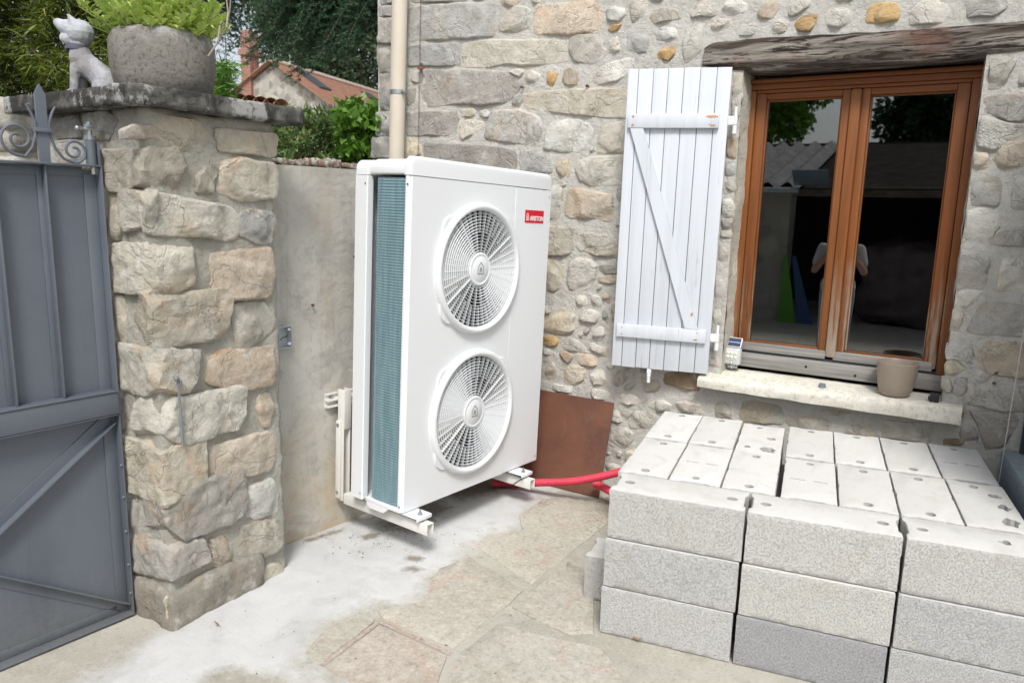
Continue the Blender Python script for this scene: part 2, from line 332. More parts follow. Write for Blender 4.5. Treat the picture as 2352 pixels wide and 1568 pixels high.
# rust sheet
t = NT('rusty_steel'); v = t.coord()
n1 = t.noise(v, 4, 6, .6, .5); n2 = t.noise(v, 40, 6, .7); n3 = t.noise(t.scale(v, (1, 1, .25)), 9, 5, .6)
c = t.mix(t.ramp(n1, [(.35, 0.0), (.65, 1.0)]), (.105, .045, .03), (.155, .065, .038))
c = t.mix(t.math('MULTIPLY', t.ramp(n2, [(.55, 0.0), (.7, 1.0)]), .5), c, (.20, .078, .036))
c = t.mix(t.math('MULTIPLY', t.ramp(n3, [(.62, 0.0), (.74, 1.0)]), .5), c, (.19, .13, .115))
M['rust'] = t.end(c, .6, t.bump(n2, .002, .7), .15, .4)
M['conduit'] = plain('red_conduit', (.60, .045, .085), .6, var=.12)
# gate paint
t = NT('gate_paint'); v = t.coord()
n1 = t.noise(v, 1.7, 5, .6, .4); n2 = t.noise(v, 60, 6, .75); n3 = t.noise(t.scale(v, (1, 1, .3)), 5, 5, .6, .6)
c = t.mix(t.ramp(n1, [(.35, 0.0), (.65, 1.0)]), (.112, .130, .158), (.138, .158, .188))
c = t.mix(t.math('MULTIPLY', t.ramp(n3, [(.58, 0.0), (.7, 1.0)]), .3), c, (.075, .085, .103))
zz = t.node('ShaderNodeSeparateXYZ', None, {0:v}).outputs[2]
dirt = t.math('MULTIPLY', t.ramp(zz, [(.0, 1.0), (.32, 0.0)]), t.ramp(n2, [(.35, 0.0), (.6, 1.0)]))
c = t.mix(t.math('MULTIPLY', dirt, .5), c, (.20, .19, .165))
rs_ = t.noise(v, 18, 9, .85); c = t.mix(t.math('MULTIPLY', t.ramp(rs_, [(.655, 0.0), (.70, 1.0)]), .6), c, (.13, .075, .05)); sc_ = t.noise(t.scale(v, (9, 9, 1)), 9, 6, .7); c = t.mix(t.ramp(sc_, [(.60, 0.0), (.72, .35)]), c, (.22, .24, .265))
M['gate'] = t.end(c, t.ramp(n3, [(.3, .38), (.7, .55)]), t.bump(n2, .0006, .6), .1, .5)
# lichened coping concrete
def m_lichen(name, base, dark, white, k=1.0, dens=.5):
    t = NT(name); v = t.coord()
    n1 = t.noise(v, 9, 8, .72, .4); n2 = t.noise(v, 30, 8, .75); n3 = t.noise(v, 5, 5, .6, .5); nf = t.noise(v, 280, 3, .7)
    c = t.mix(t.ramp(n1, [(dens-.12, 0.0), (dens+.06, 1.0)]), base, dark)
    c = t.mix(t.ramp(t.math('ADD', t.math('MULTIPLY', n3, .6), t.math('MULTIPLY', n2, .4)), [(.53, 0.0), (.58, k)]), c, white)
    return t.end(c, .95, t.bump(nf, .003, .9, t.bump(n2, .010, .8)), spec=.1)
M['cap'] = m_lichen('lichen_coping', (.20, .195, .18), (.055, .053, .05), (.46, .46, .45), .85, .47)
t = NT('cast_pot'); v = t.coord()
n1 = t.noise(v, 4, 6, .65, .4); n2 = t.noise(v, 55, 7, .72); n3 = t.noise(v, 26, 8, .78); z = t.node('ShaderNodeSeparateXYZ', None, {0:v}).outputs[2]
c = t.mix(t.ramp(n1, [(.35, 0.0), (.65, 1.0)]), (.19, .18, .16), (.28, .265, .235))
c = t.mix(t.math('MULTIPLY', t.ramp(n2, [(.38, 1.0), (.48, 0.0)]), .7), c, (.085, .08, .072))
up_ = t.ramp(z, [(.12, 0.0), (.26, 1.0)])
c = t.mix(t.math('MULTIPLY', up_, t.ramp(n3, [(.52, 0.0), (.6, 1.0)])), c, (.36, .36, .35))
c = t.mix(t.math('MULTIPLY', up_, t.ramp(n3, [(.36, 1.0), (.44, 0.0)])), c, (.05, .05, .05))
M['pot'] = t.end(c, .95, t.bump(n2, .006, .9), spec=.1)
t = NT('carved_stone_paint'); v = t.coord()
n1 = t.noise(v, 9, 5, .6, .5); n2 = t.noise(v, 60, 5, .7)
c = t.mix(t.ramp(n1, [(.40, 0.0), (.62, 1.0)]), (.26, .25, .255), (.47, .495, .53))
M['dog'] = t.end(c, .85, t.bump(n2, .002, .7), spec=.15)
M['collar'] = plain('collar_paint', (.10, .10, .135), .6, var=.2)
M['pipe'] = plain('sand_pvc', (.62, .56, .465), .45, var=.04)
def m_leaf(name, c0, c1, rough=.5, trans=.25, c2=None):
    t = NT(name); v = t.coord('Object')
    n = t.noise(v, 7, 4, .6); at = t.node('ShaderNodeAttribute', {'attribute_name':'tint'}).outputs['Fac']
    c = t.mix(t.ramp(t.math('ADD', t.math('MULTIPLY', n, .5), t.math('MULTIPLY', at, .5)), [(.3, 0.0), (.7, 1.0)]), c0, c1)
    if c2: c = t.mix(t.ramp(at, [(.93, 0.0), (.97, 1.0)]), c, c2)
    t.end(c, rough, spec=.35)
    tr = t.node('ShaderNodeBsdfTranslucent', None, {'Color':c}); mx = t.node('ShaderNodeMixShader', None, {0:trans, 1:t.bs.outputs[0], 2:tr.outputs[0]})
    t.t.links.new(mx.outputs[0], t.out.inputs[0]); return t.m
M['bamboo'] = m_leaf('bamboo_leaf', (.045, .068, .010), (.17, .22, .028), .45, .3, (.30, .24, .07))
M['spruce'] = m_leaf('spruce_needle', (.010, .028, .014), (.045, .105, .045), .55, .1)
M['linden'] = m_leaf('linden_leaf', (.020, .040, .020), (.10, .15, .07), .5, .25)
M['bush'] = m_leaf('bush_leaf', (.055, .10, .03), (.16, .26, .07), .5, .3, (.30, .19, .10))
M['vine'] = m_leaf('vine_leaf', (.06, .15, .015), (.15, .30, .04), .4, .3)
M['sedum'] = m_leaf('sedum_leaf', (.34, .48, .10), (.60, .70, .22), .5, .2)
M['bark'] = plain('bark', (.09, .07, .055), .9, var=.3, bump=.01, bsc=30)
M['twig'] = plain('dry_twig', (.26, .22, .19), .85, var=.2)
def m_tile(name, c0, c1, c2):
    t = NT(name); v = t.rnd(t.coord()); n = t.noise(v, 6, 6, .65); n2 = t.noise(v, 30, 6, .7)
    br = t.node('ShaderNodeTexBrick', None, {'Vector':t.coord('UV'), 'Color1':c0, 'Color2':c1, 'Mortar':tuple(x*.45 for x in c0), 'Scale':1.0, 'Mortar Size':.02, 'Brick Width':.17, 'Row Height':.10})
    c = t.mix(t.math('MULTIPLY', t.ramp(n2, [(.5, 0.0), (.65, 1.0)]), .4), br.outputs[0], c2)
    return t.end(c, .9, t.bump(n2, .004, .6), spec=.15)
t = NT('old_clay_tile'); v = t.rnd(t.coord()); n = t.noise(v, 14, 7, .7); n2 = t.noise(v, 45, 7, .75)
c = t.mix(t.ramp(n, [(.36, 0.0), (.50, 1.0)]), (.24, .115, .08), (.20, .17, .145))
c = t.mix(t.ramp(n2, [(.50, 0.0), (.57, .9)]), c, (.46, .44, .39))
c = t.mix(t.ramp(n2, [(.34, .9), (.42, 0.0)]), c, (.05, .045, .04))
M['coping'] = t.end(c, .95, t.bump(n2, .006, .8), spec=.1)
M['terracotta'] = plain('terracotta', (.42, .20, .12), .85, var=.25, bump=.004, bsc=60)
M['darktile'] = plain('dark_roof_tile', (.17, .145, .13), .9, var=.35, bump=.01, bsc=40)
M['fibre'] = plain('fibre_cement', (.20, .195, .195), .9, var=.3, bump=.006, bsc=40)
M['planter_brown'] = plain('taupe_glaze', (.30, .245, .195), .38, var=.04)
M['lampgrey'] = plain('lamp_grey', (.55, .56, .57), .45)
M['lens'] = plain('led_lens', (.72, .72, .64), .2)
M['solar'] = plain('solar_cell', (.045, .065, .13), .18, var=.15)
M['boxgrey'] = plain('box_grey', (.42, .46, .49), .4)
M['wirewhite'] = plain('wire_white', (.62, .60, .56), .6)
M['bluegrey'] = m_mortar('blue_grey_paint', (.30, .36, .41), (.37, .43, .48), .003)
M['darkmetal'] = plain('dark_metal', (.05, .06, .075), .5)
M['iron'] = plain('rusty_iron', (.12, .07, .055), .8, var=.3)
M['steelrod'] = plain('rod_grey', (.20, .21, .225), .6, var=.15)
M['copper'] = plain('copper', (.40, .12, .05), .4, .6)
# window glass: clear pane, mirror reflection by angle
t = NT('window_glass')
fr = t.node('ShaderNodeFresnel', None, {'IOR':2.15}); tp = t.node('ShaderNodeBsdfTransparent', None, {'Color':(.80, .84, .83)}); gl = t.node('ShaderNodeBsdfGlossy', None, {'Color':(1, 1, 1), 'Roughness':.012})
mx = t.node('ShaderNodeMixShader', None, {0:fr.outputs[0], 1:tp.outputs[0], 2:gl.outputs[0]}); t.t.links.new(mx.outputs[0], t.out.inputs[0]); M['glass'] = t.m
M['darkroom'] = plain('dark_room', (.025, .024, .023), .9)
M['ruststain'] = plain('rust_bleed', (.50, .27, .13), .8, var=.3)
M['dry_leaf'] = plain('dry_leaf', (.34, .15, .07), .8, var=.3)
M['pebble'] = plain('dark_crumb', (.10, .09, .08), .9, var=.3)

# ------------------------------------------------------------------ ground
def seg_dist(px, py, poly):
    d = np.full(px.shape, 1e9); inside = np.zeros(px.shape, bool); n = len(poly)
    for i in range(n):
        ax, ay = poly[i]; bx, by = poly[(i+1) % n]
        vx, vy = bx-ax, by-ay; tt = np.clip(((px-ax)*vx + (py-ay)*vy)/(vx*vx+vy*vy+1e-12), 0, 1)
        d = np.minimum(d, np.hypot(px-(ax+tt*vx), py-(ay+tt*vy)))
        c = ((ay > py) != (by > py)) & (px < (bx-ax)*(py-ay)/(by-ay+1e-12)+ax); inside ^= c
    return np.where(inside, d, -d)
def gpoly(pts): return [(on_z(x, y).x, on_z(x, y).y) for x, y in pts]
CEMENT = gpoly([(560,1300),(648,1250),(860,1176),(1205,1090),(1290,1120),(1240,1150),(1205,1180),(1185,1210),(1120,1232),(1082,1258),(1060,1290),(1000,1318),(985,1345),(978,1372),(900,1388),(830,1395),(760,1425),(742,1455),(702,1480),(690,1520),(728,1548),(780,1570),(800,1640),(150,1660),(165,1575),(262,1525),(300,1490),(360,1455),(395,1435)])
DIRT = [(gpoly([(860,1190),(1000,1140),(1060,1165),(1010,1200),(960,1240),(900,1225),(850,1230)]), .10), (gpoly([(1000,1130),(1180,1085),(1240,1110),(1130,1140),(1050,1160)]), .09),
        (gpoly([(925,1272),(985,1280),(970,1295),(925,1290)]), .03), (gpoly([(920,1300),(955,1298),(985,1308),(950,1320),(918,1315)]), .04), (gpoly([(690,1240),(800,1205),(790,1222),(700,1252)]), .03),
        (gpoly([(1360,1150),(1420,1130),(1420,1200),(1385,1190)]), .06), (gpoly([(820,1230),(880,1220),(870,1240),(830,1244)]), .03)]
GREY = gpoly([(470,1575),(490,1545),(545,1535),(640,1552),(700,1600),(500,1620)])
def axis(lo, a, b, hi, fine, coarse):
    return np.concatenate([np.linspace(lo, a, coarse, endpoint=False), np.linspace(a, b, fine, endpoint=False), np.linspace(b, hi, coarse)])
xs = axis(-60, -2.6, 1.6, 60, 260, 14); ys = axis(-60, -3.6, .3, 60, 240, 14)
gx, gy = np.meshgrid(xs, ys); nx, ny = len(xs), len(ys)
cem = np.clip(.5 + seg_dist(gx, gy, CEMENT)*2.4, 0, 1); hole = np.clip(.5 + seg_dist(gx, gy, GREY)*5.0, 0, 1); cem = np.minimum(cem, 1-hole)
dirt = np.zeros_like(gx)
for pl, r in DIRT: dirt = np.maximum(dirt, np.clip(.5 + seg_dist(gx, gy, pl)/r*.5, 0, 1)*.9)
gz_ = np.zeros_like(gx)
for j in range(ny):
    for i in range(nx):
        if -2.7 < gx[j, i] < 1.7 and -3.7 < gy[j, i] < .35: gz_[j, i] = .004*nz((gx[j, i], gy[j, i], 0), 2.3) + .0016*nz((gx[j, i], gy[j, i], 3), 13)
gz_ += .004*np.clip((cem-.45)*4, 0, 1)
verts = np.stack([gx.ravel(), gy.ravel(), gz_.ravel()], 1)
idx = np.arange(nx*ny).reshape(ny, nx); faces = np.stack([idx[:-1, :-1].ravel(), idx[:-1, 1:].ravel(), idx[1:, 1:].ravel(), idx[1:, :-1].ravel()], 1)
ground = mesh_obj('ground', verts.tolist(), faces.tolist(), M['ground'], None, True); tag(ground, kind='structure')
for nm, arr in (('cement', cem), ('dirt', dirt)):
    a_ = ground.data.attributes.new(nm, 'FLOAT', 'POINT'); a_.data.foreach_set('value', arr.ravel().astype(np.float32))
# paving slabs between tooled joints (G2 zoom pixels -> ground)
def G2(pts): return [(on_z((1100+.4983*x)*S, (1950+.4983*y)*S)) for x, y in pts]
SLABS = [([(1600,470),(1700,385),(1860,400),(1990,360),(1960,220),(2130,110),(2330,60),(2700,260),(2352,540),(2060,775)], (.47,.445,.385)),
         ([(1330,650),(1560,560),(1990,825),(1870,945),(1700,1060),(1440,1300),(860,1050),(830,985),(1000,960),(1230,905),(1250,760)], (.47,.443,.385)),
         ([(830,1110),(1380,1355),(1300,1600),(1250,1760),(700,1620),(400,1450)], (.465,.415,.36)),
         ([(1790,1100),(2352,1240),(2640,1300),(2900,1700),(2000,1750),(1480,1340)], (.47,.445,.39)),
         ([(1900,960),(2070,830),(2352,590),(2560,700),(2560,1180),(2352,1180)], (.45,.425,.37)),
         ([(690,1000),(800,1060),(790,1090),(380,1400),(240,1330),(400,1130),(560,1060)], (.45,.425,.365)),
         ([(1450,1390),(1480,1385),(1900,1700),(1330,1720)], (.475,.45,.395)),
         ([(1560,530),(1640,600),(1980,820),(1580,560)], (.40,.37,.31))]
for pts, colr in SLABS[:7]:
    P = G2(pts); n_ = len(P); cen = sum(P, Vector())/n_
    out = []
    for i in range(n_):
        a, b = P[i], P[(i+1) % n_]; k = max(2, int((b-a).length/.03))
        for q in range(k):
            p = a.lerp(b, q/k); out.append(p + Vector((nz(p, 9, 5), nz(p, 9, 11), 0))*.006)
    bm = bmesh.new(); N_ = len(out); rings = []
    for f, z in ((1.0, -.004), (1.0, .002), (.985, .0050), (.6, .0055), (.25, .0055)):
        rings.append([bm.verts.new((cen + (p-cen)*f).to_tuple()[:2] + (z + (.0018*nz(cen+(p-cen)*f, 6, 2)),)) for p in out])
    for a, b in zip(rings[:-1], rings[1:]):
        for i in range(N_): bm.faces.new((a[i], a[(i+1) % N_], b[(i+1) % N_], b[i]))
    cv = bm.verts.new((cen.x, cen.y, .0055))
    for i in range(N_): bm.faces.new((rings[-1][i], rings[-1][(i+1) % N_], cv))
    o = bm_obj('paving_slab', bm, M['slab'], ground, True, 40); o.color = (*colr, 1)

# worn reddish bands along two of the joints
for q_ in ([(850,1062),(1425,1322),(1395,1352),(825,1088)], [(805,1082),(830,1102),(392,1440),(352,1425)]):
    P = G2(q_); o = mesh_obj('joint_band', [Vector((p.x, p.y, .0042)) for p in P], [tuple(range(len(P)))], M['slab'], ground); o.color = (.44, .365, .31, 1)

# ------------------------------------------------------------------ stones: traced outlines on the real wall planes
def resample(P, n):
    L = [0.0]
    for i in range(len(P)): L.append(L[-1] + (P[(i+1) % len(P)]-P[i]).length)
    out = []
    for k in range(n):
        d = L[-1]*k/n; i = max(j for j in range(len(P)) if L[j] <= d+1e-9)
        out.append(P[i].lerp(P[(i+1) % len(P)], (d-L[i])/max(1e-9, L[i+1]-L[i])))
    return out
def stone_mesh(P, nrm, ax, ay, thick, seed, n=44, rough=1.0, gr=1.05):
    rs = random.Random(seed); cen = sum(P, Vector())/len(P)
    q = [Vector(((p-cen).dot(ax), (p-cen).dot(ay)))*gr for p in P]
    if sum(q[i].x*q[(i+1) % len(q)].y-q[(i+1) % len(q)].x*q[i].y for i in range(len(q))) < 0: q = q[::-1]
    q3 = resample([Vector((a.x, a.y, 0)) for a in q], n); k0 = min(range(n), key=lambda i: abs(math.atan2(q3[i].y, q3[i].x))); q3 = q3[k0:]+q3[:k0]
    q3 = [(q3[i-1]+q3[i]*3+q3[(i+1) % n])/5 for i in range(n)]
    size = sum(v.length for v in q3)/n
    q3 = [v*(1 + .05*rough*nz(v, 26, seed*.37) + .05*rough*nz(v, 70, seed*.9)) for v in q3]
    tilt = Vector((rs.uniform(-1, 1), rs.uniform(-1, 1)))*.22*thick/size
    planes = []
    for _ in range(rs.randint(6, 10)):
        a = rs.uniform(0, 2*math.pi); planes.append((Vector((math.cos(a), math.sin(a))), rs.uniform(.15, .95)*size, rs.uniform(.3, 1.5)*thick/size))
    def height(x, y, k):
        p = Vector((x, y)); h = thick*(1 + tilt.dot(p)/thick)
        for d, o, sl in planes:
            e = p.dot(d)-o
            if e > 0: h -= e*sl*1.5
        h += thick*rough*(.22*fb((x, y, seed), 11, seed*.3, 3) + .20*(abs(fb((x, y, seed+5), 24, seed*.2, 3))-.3) + .10*nz((x, y, seed+9), 75, seed))
        return h
    G = max(10, min(26, int(size/.0055))); G += G % 2; verts = []; faces = []; rim = []
    def outl(th):
        u = (th/(2*math.pi)) % 1.0*n; a = int(u) % n; f = u-int(u); return q3[a]*(1-f) + q3[(a+1) % n]*f
    def prof(r):
        if r < .86: return 1.0
        e = (r-.86)/.14; return 1.0 - .62*e*e*e - .06*e
    for b in range(G+1):
        for a in range(G+1):
            s_, t_ = 2*a/G-1, 2*b/G-1
            s_ = math.copysign(abs(s_)**.8, s_); t_ = math.copysign(abs(t_)**.8, t_)
            x, y = s_*math.sqrt(1-t_*t_/2), t_*math.sqrt(1-s_*s_/2); r = math.hypot(x, y); o = outl(math.atan2(y, x)) if r > 1e-6 else Vector((0, 0, 0))
            px, py = o.x*r, o.y*r; z = prof(min(1, r))*max(.25*thick, height(px, py, 1)); verts.append(ax*px + ay*py + nrm*z)
    for b in range(G):
        for a in range(G): k = b*(G+1)+a; faces.append((k, k+1, k+G+2, k+G+1))
    rim = [a for a in range(G)] + [b*(G+1)+G for b in range(G)] + [G*(G+1)+a for a in range(G, 0, -1)] + [b*(G+1) for b in range(G, 0, -1)]
    base = len(verts)
    for k in rim: v = verts[k]; verts.append(v - nrm*(v.dot(nrm)+.5*thick) + (v - nrm*v.dot(nrm))*.012)
    m_ = len(rim)
    for k in range(m_): faces.append((rim[(k+1) % m_], rim[k], base+k, base+(k+1) % m_))
    return cen, verts, faces
SC = {'g':(.56,.545,.505), 'k':(.48,.468,.44), 'b':(.65,.615,.53), 'w':(.73,.71,.645), 'o':(.64,.45,.23), 'p':(.66,.57,.46), 'y':(.69,.64,.51), 'd':(.38,.29,.19), 'm':(.60,.565,.48)}
def jcol(k, rs): f = rs.uniform(.78, 1.08); c = SC[k]; w = rs.uniform(-.03, .03); return (c[0]*f*(1+w), c[1]*f, c[2]*f*(1-w), 1)
ZM = {'A':(1480,0,.5), 'B':(2480,0,.5), 'C':(2100,600,.25), 'D':(2100,980,.25), 'E':(2100,1300,.25), 'F':(2300,1500,.25), 'G':(3508,200,.25), 'H':(3508,560,.25), 'I':(3508,920,.25), 'J':(3508,1280,.25),
      'K':(2500,1450,.5), 'L':(2760,250,.4334), 'N':(2700,900,.4334), 'O':(3796,1300,.5736), 'P':(0,0,.55485), 'Q':(0,500,.55485), 'T':(0,1300,.55485), 'V':(0,1861,.55485)}
def parse(txt):
    for ln in txt.strip().splitlines():
        w = ln.split(); ox, oy, s = ZM[w[0][0]]; k = w[0][1]; th = float(w[0][2:] or 1)
        pts = [tuple(map(float, q.split(','))) for q in w[1:]]
        yield k, th, [((ox+x*s)*S, (oy+y*s)*S) for x, y in pts]
